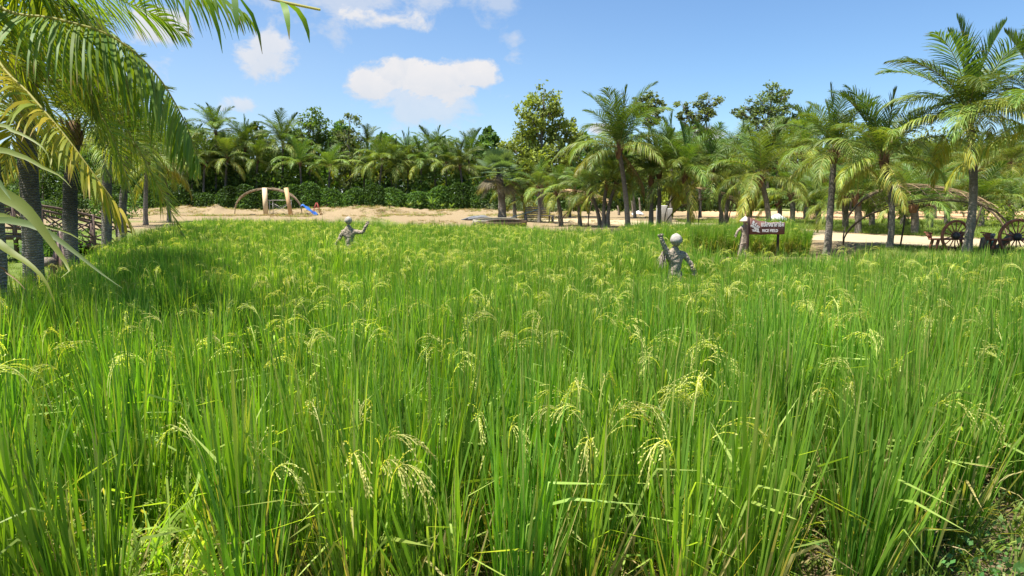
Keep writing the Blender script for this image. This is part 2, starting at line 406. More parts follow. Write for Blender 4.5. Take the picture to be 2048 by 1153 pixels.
def build_ground():
    xs = axis(-48, 48, .36, 2200); ys = axis(0, 84, .36, 2200)
    X, Y = np.meshgrid(xs, ys); P = np.stack([X.ravel(), Y.ravel()], 1)
    z = zground(P); nx, ny = len(xs), len(ys)
    d = pdist(P, PADDY); ins = inside(P, PADDY)
    soil = np.where(ins, 1, 1 - sstep(.1, .9, d))
    lawn = (1 - sstep(-5, -2, P[:, 0])) * (1 - sstep(33, 40, P[:, 1])) * sstep(.3, 1.2, d + .3 * vnoise(P, 1.5, 8))
    verge = sstep(8, 11, P[:, 0]) * sstep(17, 18, P[:, 1]) * (1 - sstep(23.3, 25, P[:, 1] + .5 * vnoise(P, 1.1, 11)))
    pd = pdist(P, PATH, False)
    beyond = sstep(13, 15, P[:, 0]) * sstep(3.6, 4.4, pd + .2 * vnoise(P, 1.5, 12)) * sstep(29, 31, P[:, 1]) * (1 - sstep(46, 52, P[:, 1] + 1.2 * vnoise(P, .5, 13)))
    beyond = np.maximum(beyond, sstep(76, 79, P[:, 1]))
    patch = .75 * sstep(.3, 1.2, vnoise(P, .35, 15)) * sstep(30, 34, P[:, 1]) * (1 - sstep(50, 58, P[:, 1])) * (1 - sstep(-4, 2, P[:, 0]))
    grass = np.clip(np.maximum.reduce([lawn, verge * .9, beyond * .85, patch]) * (1 - soil), 0, 1)
    orange = sstep(15, 22, P[:, 0]) * sstep(49, 54, P[:, 1]) * (1 - sstep(74, 77, P[:, 1]))
    pale = (1 - sstep(3.5, 7.5, pd)) * (P[:, 1] > 20)
    m = MB(); i, j = np.meshgrid(np.arange(ny - 1), np.arange(nx - 1), indexing='ij'); a = (i * nx + j).ravel()
    m.add(np.stack([P[:, 0], P[:, 1], z], 1), np.stack([a, a + 1, a + nx + 1, a + nx], 1), None, np.stack([soil, grass, np.maximum(orange, 0)], 1))
    mat = bpy.data.materials.new('earth_and_grass'); mat.use_nodes = True
    nt = mat.node_tree; N = nt.nodes; L = nt.links; pb = N['Principled BSDF']; pb.inputs['Roughness'].default_value = .95
    pb.inputs['Specular IOR Level'].default_value = .1
    ca = N.new('ShaderNodeAttribute'); ca.attribute_name = 'Col'; sp = N.new('ShaderNodeSeparateColor'); L.new(ca.outputs['Color'], sp.inputs[0])
    geo = N.new('ShaderNodeNewGeometry')

    def noise(scale, det=6, st=(1, 1, 1)):
        mp = N.new('ShaderNodeMapping'); mp.inputs['Scale'].default_value = st; L.new(geo.outputs['Position'], mp.inputs['Vector'])
        n = N.new('ShaderNodeTexNoise'); n.inputs['Scale'].default_value = scale; n.inputs['Detail'].default_value = det; n.inputs['Roughness'].default_value = .7
        L.new(mp.outputs[0], n.inputs['Vector']); return n.outputs['Fac']

    def ramp(f, stops):
        r = N.new('ShaderNodeValToRGB'); e = r.color_ramp.elements
        e[0].position, e[0].color = stops[0][0], (*stops[0][1], 1); e[1].position, e[1].color = stops[-1][0], (*stops[-1][1], 1)
        for p, c in stops[1:-1]: x = e.new(p); x.color = (*c, 1)
        L.new(f, r.inputs[0]); return r.outputs[0]

    def mix(f, a, b):
        x = N.new('ShaderNodeMix'); x.data_type = 'RGBA'
        L.new(f, x.inputs[0]); L.new(a, x.inputs[6]); L.new(b, x.inputs[7]); return x.outputs[2]
    n1, n2, n3 = noise(1.1, 8), noise(9, 8), noise(38, 4)
    dirt = mix(n1, ramp(n2, [(.3, (.165, .118, .068)), (.7, (.33, .248, .145))]), ramp(n3, [(.3, (.20, .15, .085)), (.7, (.38, .30, .18))]))
    orng = ramp(n2, [(.3, (.46, .27, .14)), (.7, (.62, .42, .24))])
    soil_c = mix(n2, ramp(n3, [(.3, (.10, .075, .04)), (.5, (.17, .128, .07)), (.7, (.27, .21, .12))]), ramp(n1, [(.35, (.13, .095, .052)), (.65, (.26, .20, .115))]))
    gr = mix(n1, ramp(n3, [(.3, (.055, .10, .02)), (.7, (.15, .21, .045))]), ramp(n2, [(.3, (.10, .15, .03)), (.7, (.23, .25, .075))]))
    c = mix(sp.outputs[2], dirt, orng); c = mix(sp.outputs[1], c, gr); c = mix(sp.outputs[0], c, soil_c)
    L.new(c, pb.inputs['Base Color'])
    bp = N.new('ShaderNodeBump'); bp.inputs['Strength'].default_value = .7; bp.inputs['Distance'].default_value = .08
    ad = N.new('ShaderNodeMath'); L.new(n2, ad.inputs[0]); L.new(n3, ad.inputs[1]); L.new(ad.outputs[0], bp.inputs['Height']); L.new(bp.outputs[0], pb.inputs['Normal'])
    o = m.build('ground', mat, smooth=True)
    tag(o, 'brown earth ground with grass patches around and beneath the rice paddy', 'ground', kind='structure')
    # sandy path
    pm = MB(); PP = bez([(p[0], p[1], .41) for p in PATH], 90); T = nrm(np.gradient(PP, axis=0)); S = np.stack([-T[:, 1], T[:, 0], 0 * T[:, 0]], 1)
    rows = [PP + S * (k * 3.0 + (.25 * vnoise(PP[:, :2], 1.2, 31 + int(k * 3)) if abs(k) == 1 else 0)[:, None] if abs(k) == 1 else k * 3.0) for k in (-1, -.5, 0, .5, 1)]
    for a_, b_ in zip(rows[:-1], rows[1:]):
        v = np.concatenate([a_, b_]); n = len(a_); i = np.arange(n - 1)
        pm.add(v, np.stack([i, i + 1, i + n + 1, i + n], 1))
    pmat = solid_mat('pale_sand', (.40, .33, .205), (.31, .25, .15), 1.6, .95, .25, detail=9)
    tag(pm.build('path', pmat, smooth=True), 'pale sandy path curving behind the palms', 'path', kind='structure')
    w = MB(); an = np.linspace(0, 2 * np.pi, 48, endpoint=False)
    v = np.vstack([[POND[0], POND[1], .03], np.stack([POND[0] + 5.9 * np.cos(an), POND[1] + 7 * np.sin(an), 0 * an + .03], 1)])
    w.add(v, None, [(0, k + 1, (k + 1) % 48 + 1) for k in range(48)])
    wm = solid_mat('pond_water', (.05, .07, .045), (.03, .045, .03), 2, .08, .15, spec=.6)
    tag(w.build('water', wm), 'small dark pond beside the wooden footbridge', 'pond', kind='structure')


build_ground()


# ------------------------------------------------------------------ instanced cover (stuff)
def scatter(name, pts, rots, scl, idx, protos, label, cat):
    """one object of uncountable cover: points carrying geometry-node instances of the plants in protos"""
    col = bpy.data.collections.new(name + '_plants')
    for k, p in enumerate(protos): p.name = '%s_plant_%s' % (name, chr(97 + k)); col.objects.link(p)
    me = bpy.data.meshes.new(name); n = len(pts)
    me.vertices.add(n); me.vertices.foreach_set('co', np.asarray(pts, np.float32).ravel())
    a = me.attributes.new('rot', 'FLOAT_VECTOR', 'POINT'); a.data.foreach_set('vector', np.asarray(rots, np.float32).ravel())
    a = me.attributes.new('scl', 'FLOAT_VECTOR', 'POINT'); a.data.foreach_set('vector', np.asarray(scl, np.float32).ravel())
    a = me.attributes.new('idx', 'INT', 'POINT'); a.data.foreach_set('value', np.asarray(idx, np.int32))
    o = bpy.data.objects.new(name, me); SC.collection.objects.link(o)
    ng = bpy.data.node_groups.new(name + '_scatter', 'GeometryNodeTree')
    ng.interface.new_socket('Geometry', in_out='INPUT', socket_type='NodeSocketGeometry')
    ng.interface.new_socket('Geometry', in_out='OUTPUT', socket_type='NodeSocketGeometry')
    N = ng.nodes; L = ng.links
    gi = N.new('NodeGroupInput'); go = N.new('NodeGroupOutput'); ip = N.new('GeometryNodeInstanceOnPoints')
    ci = N.new('GeometryNodeCollectionInfo'); ci.inputs['Collection'].default_value = col
    ci.inputs['Separate Children'].default_value = True; ci.inputs['Reset Children'].default_value = True
    ip.inputs['Pick Instance'].default_value = True

    def attr(nm, dt):
        q = N.new('GeometryNodeInputNamedAttribute'); q.data_type = dt; q.inputs['Name'].default_value = nm; return q.outputs['Attribute']
    L.new(gi.outputs[0], ip.inputs['Points']); L.new(ci.outputs[0], ip.inputs['Instance'])
    L.new(attr('idx', 'INT'), ip.inputs['Instance Index']); L.new(attr('scl', 'FLOAT_VECTOR'), ip.inputs['Scale'])
    e2r = N.new('FunctionNodeEulerToRotation'); L.new(attr('rot', 'FLOAT_VECTOR'), e2r.inputs[0]); L.new(e2r.outputs[0], ip.inputs['Rotation'])
    L.new(ip.outputs[0], go.inputs[0])
    md = o.modifiers.new('scatter', 'NODES'); md.node_group = ng
    return tag(o, label, cat, kind='stuff')


G_DARK, G_MID, G_LITE = np.array((.050, .172, .014)), np.array((.205, .375, .032)), np.array((.36, .46, .11))
C_DRY, C_GRAIN = np.array((.50, .40, .18)), np.array((.58, .58, .20))


def blade(m, p, d, L, w, bend, r, c0, c1, n=6, kink=None, prof=None):
    """one leaf blade: starts at p along d, arches over by 'bend' radians (kink = where it folds)"""
    P = [np.array(p, float)]; d = nrm(d); h = np.array((d[0], d[1], 0)); hl = np.linalg.norm(h)
    h = h / hl if hl > .02 else nrm(np.array((math.cos(r), math.sin(r), 0)))
    th = math.acos(np.clip(d[2], -1, 1)); t = np.linspace(0, 1, n)
    for i in range(1, n):
        u = (t[i] + t[i - 1]) / 2
        k = bend * (u ** 1.7 if kink is None else float(np.clip((u - kink) / .16, 0, 1)))
        a = th + k
        P.append(P[-1] + (h * math.sin(a) + np.array((0, 0, math.cos(a)))) * L / (n - 1))
    P = np.array(P); side = np.array((-h[1], h[0], 0)); T = nrm(np.gradient(P, axis=0))
    W = side * math.cos(r) + np.cross(T, side) * math.sin(r)
    wv = w * (prof if prof is not None else np.clip(np.minimum(.55 + 1.6 * t, (1.02 - t) * 2.1), .04, 1))
    m.ribbon(P, W, wv, c0 + (c1 - c0) * t[:, None])
    return P


def panicle(m, p, d, L, rn, grains=True):
    P = blade(m, p, d, L, .004, rn.uniform(1.7, 2.5), rn.uniform(-.4, .4), C_GRAIN * .8, C_GRAIN, 9, prof=np.full(9, 1.0))
    T = nrm(np.gradient(P, axis=0))
    for b in range(11):
        u = .28 + .68 * b / 10; x = u * 8; i = min(int(x), 7); q = P[i] + (P[i + 1] - P[i]) * (x - i)
        dd = nrm(T[i] + rn.normal(0, .17, 3)); l = L * rn.uniform(.30, .5) * (1.2 - .5 * u)
        pr = [q]
        for k in range(5):
            dd = nrm(dd + np.array((0, 0, -.24))); pr.append(pr[-1] + dd * l / 5)
        pr = np.array(pr); cc = C_GRAIN * rn.uniform(.75, 1.15)
        if not grains:
            m.ribbon(pr, nrm(np.cross(dd, rn.normal(0, 1, 3))), np.array((.005, .014, .018, .018, .015, .004)), cc); continue
        m.ribbon(pr, nrm(np.cross(dd, (.2, .9, .3))), np.full(6, .002), cc)
        for k in range(9):
            x = (.12 + .88 * k / 8) * 5; i2 = min(int(x), 4); g = pr[i2] + (pr[i2 + 1] - pr[i2]) * (x - i2)
            a = nrm(nrm(pr[i2 + 1] - pr[i2]) + rn.normal(0, .25, 3)); bb = nrm(np.cross(a, rn.normal(0, 1, 3)))
            m.add([g, g + a * .006 + bb * .0030, g + a * .0135, g + a * .006 - bb * .0030], [(0, 1, 2, 3)], None, cc * rn.uniform(.8, 1.15))


def rice_clump(seed, kind):
    rn = np.random.default_rng(seed); m = MB()
    nt = {'erect': 30, 'ear': 24, 'floppy': 22, 'young': 26}[kind]
    hs = {'erect': 1.0, 'ear': .95, 'floppy': .66, 'young': .9}[kind]
    for i in range(nt):
        a = rn.uniform(0, 6.283); rr = .085 * math.sqrt(rn.uniform()); p = np.array((rr * math.cos(a), rr * math.sin(a), 0.))
        lean = abs(rn.normal(0, .085 if kind != 'floppy' else .26)) + rr * .7; a2 = a + rn.normal(0, .5)
        d = np.array((math.sin(lean) * math.cos(a2), math.sin(lean) * math.sin(a2), math.cos(lean)))
        ear = kind == 'ear' and i < 3; H = hs * (rn.uniform(.46, .72) if not ear else rn.uniform(.88, 1.04)); tone = rn.uniform() ** 1.3
        cg = (G_DARK * (1 - tone) + G_MID * tone) if kind != 'floppy' else (G_MID * (1 - tone) + G_LITE * tone)  # erect tillers darker, floppy ones paler: sunlit contrast partly painted in
        if kind == 'young': cg = G_MID * (1 - tone) + G_LITE * tone * .8
        base = cg * .5 + C_DRY * .5 * .8
        tt = np.linspace(0, 1, 5); P = p + d * H * tt[:, None] + np.array((0, 0, -.02)) * (tt ** 2)[:, None]
        sid = nrm(np.array((math.cos(a + 1.3), math.sin(a + 1.3), 0)))
        cc = base + (cg - base) * np.clip(tt * 2.2, 0, 1)[:, None]
        m.ribbon(P, sid, np.array((.009, .0085, .008, .006, .004)), cc); m.ribbon(P, np.cross(sid, d), np.array((.009, .0085, .008, .006, .004)), cc)
        for k, f in enumerate((.28, .52, .78, .97) if not ear else (.25, .45, .66)):
            if kind == 'floppy' and k == 3 and rn.uniform() < .5: continue
            q = p + d * H * f; a3 = a2 + rn.uniform(-1.2, 1.2) + (math.pi if k % 2 else 0)
            ang = {'erect': rn.uniform(.03, .15), 'ear': rn.uniform(.04, .20), 'young': rn.uniform(.04, .2), 'floppy': rn.uniform(.2, .75)}[kind] + (.12 if k == 0 else 0)
            dd = nrm(d + np.array((math.cos(a3), math.sin(a3), 0)) * math.tan(ang))
            Ln = hs * rn.uniform(.42, .68) * (.8 if k == 3 else 1); kink = None
            bend = abs(rn.normal(.06, .10)) if kind != 'floppy' else abs(rn.normal(.8, .5))
            kk = rn.uniform() < (.13 if kind in ('erect', 'young') else .15 if kind == 'ear' else .45)
            if kk: kink = rn.uniform(.2, .6); bend = rn.uniform(.9, 1.9)
            c1 = cg * .9 + G_LITE * .1; c2 = c1 * .8 + G_LITE * .25
            if kk: c1, c2 = cg * .4 + G_LITE * .6, G_LITE  # bent leaves paler: sun on their upturned faces painted into the colour
            if kind == 'young' and k < 2: c1, c2 = np.array((.36, .37, .06)), np.array((.44, .44, .09))
            if k == 0 and rn.uniform() < .45: c1 = c1 * .5 + C_DRY * .5; c2 = C_DRY
            elif rn.uniform() < .14: c2 = C_DRY * .6 + c2 * .4
            blade(m, q, dd, Ln, rn.uniform(.0095, .0155) * (1.15 if kind == 'floppy' else 1), bend, rn.uniform(-1.3, 1.3), c1, c2, 7, kink)
        if ear or kind == 'floppy' and i < 1:
            panicle(m, p + d * H * .98, nrm(d + np.array((math.cos(a2), math.sin(a2), 0)) * .16), rn.uniform(.24, .36) * (1 if kind == 'ear' else .8), rn)
    for i in range(14 if kind != 'floppy' else 20):   # withered lower leaves
        a = rn.uniform(0, 6.283); e = rn.uniform(.5, 1.25)
        blade(m, (0.06 * math.cos(a), .06 * math.sin(a), rn.uniform(.0, .25)), (math.cos(a) * math.sin(e), math.sin(a) * math.sin(e), math.cos(e)), rn.uniform(.2, .45),
              rn.uniform(.005, .009), rn.uniform(.6, 1.6), rn.uniform(-1, 1), C_DRY * rn.uniform(.6, 1) if rn.uniform() < .6 else G_LITE * .8, C_DRY * rn.uniform(.7, 1.1), 5)
    return m.build('rice', M_RICE, link=False)


def rice():
    kinds = ['erect'] * 4 + ['ear'] * 5 + ['floppy'] * 4 + ['young'] * 3
    protos = [rice_clump(100 + i, k) for i, k in enumerate(kinds)]
    by = {k: [i for i, q in enumerate(kinds) if q == k] for k in set(kinds)}
    rn = np.random.default_rng(5)

    def grid(poly, sp):
        lo, hi = poly.min(0), poly.max(0); xs = np.arange(lo[0], hi[0], sp); ys = np.arange(lo[1], hi[1], sp)
        X, Y = np.meshgrid(xs, ys); P = np.stack([X.ravel(), Y.ravel()], 1); P += rn.uniform(-.42, .42, P.shape) * sp
        return P[inside(P, poly)]
    A = grid(FIELD, .255); keep = np.abs(A[:, 0]) < A[:, 1] * .80 + 1.6; A = A[keep]
    # keep the ground in front of the lens clear
    A = A[~((A[:, 1] < 5.4) & (rn.uniform(size=len(A)) < .30))]
    B = grid(BLOCK, .22)
    n = len(A); u = rn.uniform(size=n); nz = vnoise(A, .9, 41); idx = np.zeros(n, int); px = A[:, 0] / A[:, 1] * FPX + 1024
    near = A[:, 1]
    fl = np.clip(.20 + .42 * np.exp(-((px - 470) / 300) ** 2) * (1 - sstep(8.5, 12, near)) + .16 * nz, 0, .92)
    fl = np.where(near > 12, .03, fl); er = np.clip(.62 - .02 * (near - 8), .38, .62)
    hs = np.ones(n)
    for i in range(n):
        if u[i] < fl[i]: k = 'floppy'
        else:
            v = rn.uniform(); ear = .24 if near[i] < 6.5 else .29 if near[i] < 12 else .34
            k = 'ear' if v < ear else ('erect' if v < ear + er[i] * .8 or near[i] < 7 else 'young')
        idx[i] = rn.choice(by[k])
        hs[i] = rn.normal(1.0, .075) * (1.04 if k == 'erect' else 1.0)
    hs *= .97 + .05 * vnoise(A, .5, 43)
    hs *= 1.04 + .22 * (1 - sstep(5.5, 12.5, A[:, 1]))
    hs *= np.where((A[:, 1] > 8.5) & (A[:, 1] < 12.6) & (np.abs(A[:, 0] - .245 * A[:, 1]) < 1.1), .80, 1)
    hs *= np.where((np.abs(A[:, 1] - 14.6) < 1.5) & (np.abs(A[:, 0] + .245 * A[:, 1]) < 1.2), 1.13, 1)
    edge = pdist(A, FIELD); hs *= np.where((edge < .5) & (near > 9), .9, 1.0)
    sx = rn.uniform(.9, 1.25, n)
    nb = len(B); ib = np.array([rn.choice(by['erect'] + by['young'] + by['ear'][:1]) for _ in range(nb)]); hb = rn.normal(1.08, .07, nb)
    P = np.vstack([A, B]); z = zground(P) - .02
    scl = np.stack([np.r_[sx, np.full(nb, 1.1)], np.r_[sx, np.full(nb, 1.1)], np.r_[hs, hb]], 1)
    rot = np.stack([rn.normal(0, .05, len(P)), rn.normal(0, .05, len(P)), rn.uniform(0, 6.283, len(P))], 1)
    scatter('rice_plants', np.column_stack([P, z]), rot, scl, np.r_[idx, ib], protos,
            'dense bright green ripening rice plants with drooping pale ears filling the field', 'rice')


rice()


def lawn():
    rn = np.random.default_rng(9); protos = []
    for s in range(4):
        m = MB()
        for i in range(26):
            a = rn.uniform(0, 6.28); e = rn.uniform(.1, .9); r_ = .13 * math.sqrt(rn.uniform()); t = rn.uniform()
            c = np.array((.10, .17, .025)) * (1 - t) + np.array((.22, .26, .06)) * t
            blade(m, (r_ * math.cos(a), r_ * math.sin(a), 0), (math.cos(a) * math.sin(e), math.sin(a) * math.sin(e), math.cos(e)), rn.uniform(.06, .17), .008, rn.uniform(.2, 1.2), rn.uniform(-1, 1), c, c * 1.25, 4)
        protos.append(m.build('grass', M_GRASS, link=False))
    for s in range(2):                                     # low leafy weeds
        m = MB()
        for i in range(34):
            p = rn.normal(0, .07, 3); p[2] = abs(p[2]) * .9 + .01; u = nrm(rn.normal(0, 1, 3)); w = nrm(np.cross(u, rn.normal(0, 1, 3))); l = rn.uniform(.018, .035)
            m.add([p, p + u * l * .5 + w * l * .35, p + u * l, p + u * l * .5 - w * l * .35], [(0, 1, 2, 3)], None, np.array((.09, .20, .05)) * rn.uniform(.7, 1.3))
        protos.append(m.build('weed', M_GRASS, link=False))
    m = MB()
    for i in range(30):
        a = rn.uniform(0, 6.28); e = rn.uniform(.3, 1.3)
        blade(m, rn.normal(0, .06, 3) * (1, 1, 0), (math.cos(a) * math.sin(e), math.sin(a) * math.sin(e), math.cos(e)), rn.uniform(.06, .16), .011, rn.uniform(.2, 1.2), rn.uniform(-1, 1), np.array((.26, .19, .10)) * rn.uniform(.5, 1), np.array((.30, .23, .12)), 4)
    protos.append(m.build('dry', M_GRASS, link=False))
    pts = []
    def region(n, x0, x1, y0, y1, cond, kinds, s0, s1):
        P = np.column_stack([rn.uniform(x0, x1, n), rn.uniform(y0, y1, n)]); d = pdist(P, PADDY); P = P[cond(P, d) & ~inside(P, PADDY) ]
        for p in P: pts.append((p[0], p[1], rn.choice(kinds), rn.uniform(s0, s1)))
    region(7000, -24, -5, 5, 36, lambda P, d: (d > .35) & (P[:, 0] < -.66 * P[:, 1] + 3) & (np.hypot((P[:, 0] - POND[0]) / 6, (P[:, 1] - POND[1]) / 7) > 1), [0, 1, 2, 3], .6, 1.2)
    region(2600, 9, 21, 16.5, 24.2, lambda P, d: (d > .3), [0, 1, 2, 3], .7, 1.5)
    region(6500, 12, 40, 29, 50, lambda P, d: pdist(P, PATH, False) > 3.4, [0, 1, 2, 3], 1.0, 2.2)
    region(900, -30, 4, 30, 58, lambda P, d: vnoise(P, .35, 15) > .7, [0, 1, 2], .8, 2.0)
    region(2600, -40, 6, 58, 73, lambda P, d: vnoise(P, .7, 16) > -.2, [0, 6, 6, 6], 1.0, 2.6)
    region(900, -20, 12, 29, 60, lambda P, d: vnoise(P, .5, 17) > .2, [6], .8, 1.8)
    P = np.column_stack([rn.uniform(1.0, 6.5, 700), rn.uniform(3.0, 6.2, 700)]); P = P[P[:, 1] < 3.5 + .35 * P[:, 0]]
    for p in P: pts.append((p[0], p[1], rn.choice([4, 5, 0, 1]), rn.uniform(.8, 2.0)))
    A = np.array(pts); z = zground(A[:, :2]); n = len(A)
    scatter('grass', np.column_stack([A[:, :2], z]), np.column_stack([np.zeros((n, 2)), rn.uniform(0, 6.28, n)]), np.repeat(A[:, 3:4], 3, 1), A[:, 2].astype(int), protos,
            'short grass and low weeds on the lawn and verges around the paddy', 'grass')


lawn()

# ------------------------------------------------------------------ palms
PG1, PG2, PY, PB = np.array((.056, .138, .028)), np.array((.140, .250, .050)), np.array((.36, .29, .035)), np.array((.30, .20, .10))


def frond_arrays(P, leaf_len, n, hang, w, seed, yellow=.15, start=.13, lift=.25, k=4, fold=0.0, dead=False, tip_brown=.3, roll=0.0):  # roll turns the leaf plane about the rib
    """a feather leaf along the curve P: rib plus two rows of hanging leaflets"""
    rn = np.random.default_rng(seed); m = MB()
    P = np.asarray(P, float); N_ = len(P); T = nrm(np.gradient(P, axis=0))
    ref = np.array((0, 0, 1.)); S = np.cross(T, ref)
    bad = np.linalg.norm(S, axis=1) < .25
    S = np.where(bad[:, None], np.cross(T, T[min(N_ - 1, N_ // 2)] + np.array((.01, .02, 0))), S)
    if bad.any() and not bad.all():
        g = nrm(S[~bad][0]); S[bad] = g
    S = nrm(S); U = np.cross(S, T)
    S, U = S * math.cos(roll) + U * math.sin(roll), U * math.cos(roll) - S * math.sin(roll)
    L = np.linalg.norm(np.diff(P, axis=0), axis=1).sum()
    cr = np.array((.33, .32, .10)) if not dead else PB
    rr = np.linspace(.022, .004, N_) * L / 3.5
    m.tube(P, rr, 5, cr * (1 - yellow * .2) + PY * yellow * .2, cap=False)
    g = np.array((0, 0, -1.))
    for sgn in (-1, 1):
        for i in range(n):
            s = start + (1 - start) * (i + rn.uniform(-.25, .25) + .5) / n; s = min(max(s, 0), .995)
            x = s * (N_ - 1); j = min(int(x), N_ - 2); f = x - j
            p = P[j] * (1 - f) + P[j + 1] * f; t = T[j]; sd_ = S[j] * sgn; u = U[j]
            if rn.uniform() < .07: continue
            q = (s - start) / (1 - start)
            ln = leaf_len * min(1, .45 + 2.4 * q) * (1 - .80 * max(0, (q - .5) / .5) ** 1.6) * rn.uniform(.86, 1.1)
            sw = R(30 + 38 * q ** 1.5) + rn.normal(0, .06) + fold
            d = nrm(sd_ * math.cos(sw) + t * math.sin(sw) + u * (lift + rn.normal(0, .07)))
            pts = [p]; dd = d
            for z in range(k):
                dd = nrm(dd + g * hang * (.35 + z * .3) * rn.uniform(.8, 1.2)); pts.append(pts[-1] + dd * ln / k)
            pts = np.array(pts); tt = nrm(np.gradient(pts, axis=0))
            W = nrm(t - tt * (tt @ t)[:, None] + rn.normal(0, .22, 3))
            c = PG1 + (PG2 - PG1) * rn.uniform()
            if dead: c = PB * rn.uniform(.6, 1.2)
            else:
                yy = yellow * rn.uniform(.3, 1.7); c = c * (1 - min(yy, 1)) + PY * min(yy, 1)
            cc = np.tile(c, (k + 1, 1))
            if rn.uniform() < tip_brown: cc[-1] = PB
            m.ribbon(pts, W, w * (np.array((.55, 1, .95, .62, .06)) if k == 4 else np.array((.6, 1, .75, .06))), cc)
    return m


def curve_arch(L, e0, drop, n=16, power=1.35):
    s = np.linspace(0, 1, n); th = R(e0) - R(drop) * s ** power
    d = np.stack([np.cos(th), np.zeros(n), np.sin(th)], 1); P = np.vstack([[0, 0, 0], np.cumsum((d[1:] + d[:-1]) / 2 * L / (n - 1), axis=0)])
    return P


FL = 3.5
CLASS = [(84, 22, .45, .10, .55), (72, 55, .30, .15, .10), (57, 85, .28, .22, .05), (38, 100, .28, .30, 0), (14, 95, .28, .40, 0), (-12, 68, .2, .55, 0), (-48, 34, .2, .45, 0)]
LIB = {}
for ci, (e0, dr, lift, hang, fold) in enumerate(CLASS):
    for v in range(2):
        P = curve_arch(FL * (.92 if ci == 0 else 1), e0 + (4 if v else -4), dr * (.88 if v else 1.12))
        if v: P[:, 1] = .10 * (np.linspace(0, 1, len(P)) ** 2) * FL
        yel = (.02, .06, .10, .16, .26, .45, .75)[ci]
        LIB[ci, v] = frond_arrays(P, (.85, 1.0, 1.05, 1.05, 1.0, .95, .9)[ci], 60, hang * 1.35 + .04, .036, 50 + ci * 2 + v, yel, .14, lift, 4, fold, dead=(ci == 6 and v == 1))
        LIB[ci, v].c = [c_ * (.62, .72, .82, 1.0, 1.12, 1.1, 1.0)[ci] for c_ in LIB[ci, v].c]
LIBMESH = {}
for key, m in LIB.items():
    o = m.build('frond', M_PALM, link=False); LIBMESH[key] = o.data; bpy.data.objects.remove(o)


def trunk_mesh(base, top, r0, r1, seed, lean=0.0, flare=1.5, dark_top=.5):
    rn = np.random.default_rng(seed); n = 26; s = np.linspace(0, 1, n); d = np.asarray(top, float) - base
    H = np.linalg.norm(d)
    P = np.outer(s, d); off = nrm(np.array((rn.normal(), rn.normal() * .3, 0)))
    P += np.outer(np.sin(s * np.pi), off) * H * .02 * rn.uniform(.3, 1.4)
    P[:, :2] -= np.outer(s * (1 - s) * 1.0, d[:2])
    r = r0 + (r1 - r0) * s; r = r * (1 + (flare - 1) * np.exp(-s * H / .28)); r *= 1 + .035 * rn.normal(size=n)
    c = 1 - dark_top * sstep(.35, .6, s)  # upper trunk darker: husk tone plus the crown's shadow painted in
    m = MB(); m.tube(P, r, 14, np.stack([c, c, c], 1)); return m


def palm(base, top, L, n, seed, label, group, r0=.17, r1=.13, parts=True, husk=True, ages=(0, .97), cat='palm tree', dark_top=.45, skirt=0, name='palm_tree', avoid=None, extra=None, flare=1.5):
    rn = np.random.default_rng(seed); base = np.array(base, float); top = np.array(top, float)
    root = empty(name, base, label, cat, group)
    r0 *= .70; r1 *= .72
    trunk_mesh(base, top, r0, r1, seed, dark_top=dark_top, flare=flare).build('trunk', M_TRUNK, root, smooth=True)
    up = top - base
    items = []
    n = int(n * 1.25)
    for i in range(n):
        a = ages[0] + (ages[1] - ages[0]) * (i + .5) / n
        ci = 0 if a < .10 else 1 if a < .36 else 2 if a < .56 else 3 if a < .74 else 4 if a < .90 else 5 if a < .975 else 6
        az = i * 2.39996 + rn.normal(0, .18) + seed
        if avoid is not None and abs((az - avoid[0] + np.pi) % (2 * np.pi) - np.pi) < avoid[1]: continue
        items.append((ci, int(rn.integers(2)), az, L / FL * rn.uniform(.86, 1.1) * (.8 if ci == 6 else 1), rn.normal(0, .09), rn.normal(0, .1)))
    h = MB()                                                   # leaf bases round the bud
    for i in range(9):
        az = i * 2.4; d = np.array((math.cos(az), math.sin(az), 0)); b = up + np.array((0, 0, -.30 + .02 * i)) * L / 3
        h.ribbon(np.array([b + d * r1 * .9, b + d * r1 * 1.5 + (0, 0, .22 * L / 3), b + d * r1 * 2.1 + np.array((0, 0, .5 * L / 3))]), np.array((-d[1], d[0], 0)), np.array((.16, .12, .05)) * L / 3)
    h.tube([up + (0, 0, -.35 * L / 3), up + (0, 0, .0), up + np.array((0, 0, .25 * L / 3))], [r1 * 1.05, r1 * 1.25, r1 * .5], 9)
    h.build('husk', M_HUSK, root)
    if parts:
        for ci, v, az, sc, tx, ty in items:
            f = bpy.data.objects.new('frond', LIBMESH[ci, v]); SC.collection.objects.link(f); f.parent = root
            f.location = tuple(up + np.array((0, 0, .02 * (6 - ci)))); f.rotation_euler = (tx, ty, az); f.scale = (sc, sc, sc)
    else:
        cm = MB()
        for ci, v, az, sc, tx, ty in items:
            Mx = np.array(Matrix.LocRotScale(None, Vector((0, 0, 1)).rotation_difference(Vector((0, 0, 1))), None).to_3x3())
            from mathutils import Euler
            Mx = np.array(Euler((tx, ty, az)).to_matrix()) * sc
            src = LIB[ci, v]; V = np.concatenate(src.v) @ Mx.T + up; Q = np.concatenate(src.q); C = np.concatenate(src.c)
            cm.add(V, Q, None, C * rn.uniform(.85, 1.15))
        cm.build('crown', M_PALM, root)
    return root


def palm_px(bx, by, tx, ty, L, n, seed, label, group, D=None, z=.4, **kw):
    b = on_ground(bx, by, z) if D is None else at(bx, by, D)
    if D is not None: b[2] = gz(b[0], b[1])
    else: b[2] = gz(b[0], b[1])
    t = at(tx, ty, b[1]); b[2] -= .05
    return palm(b, t, L, n, seed, label, group, **kw)


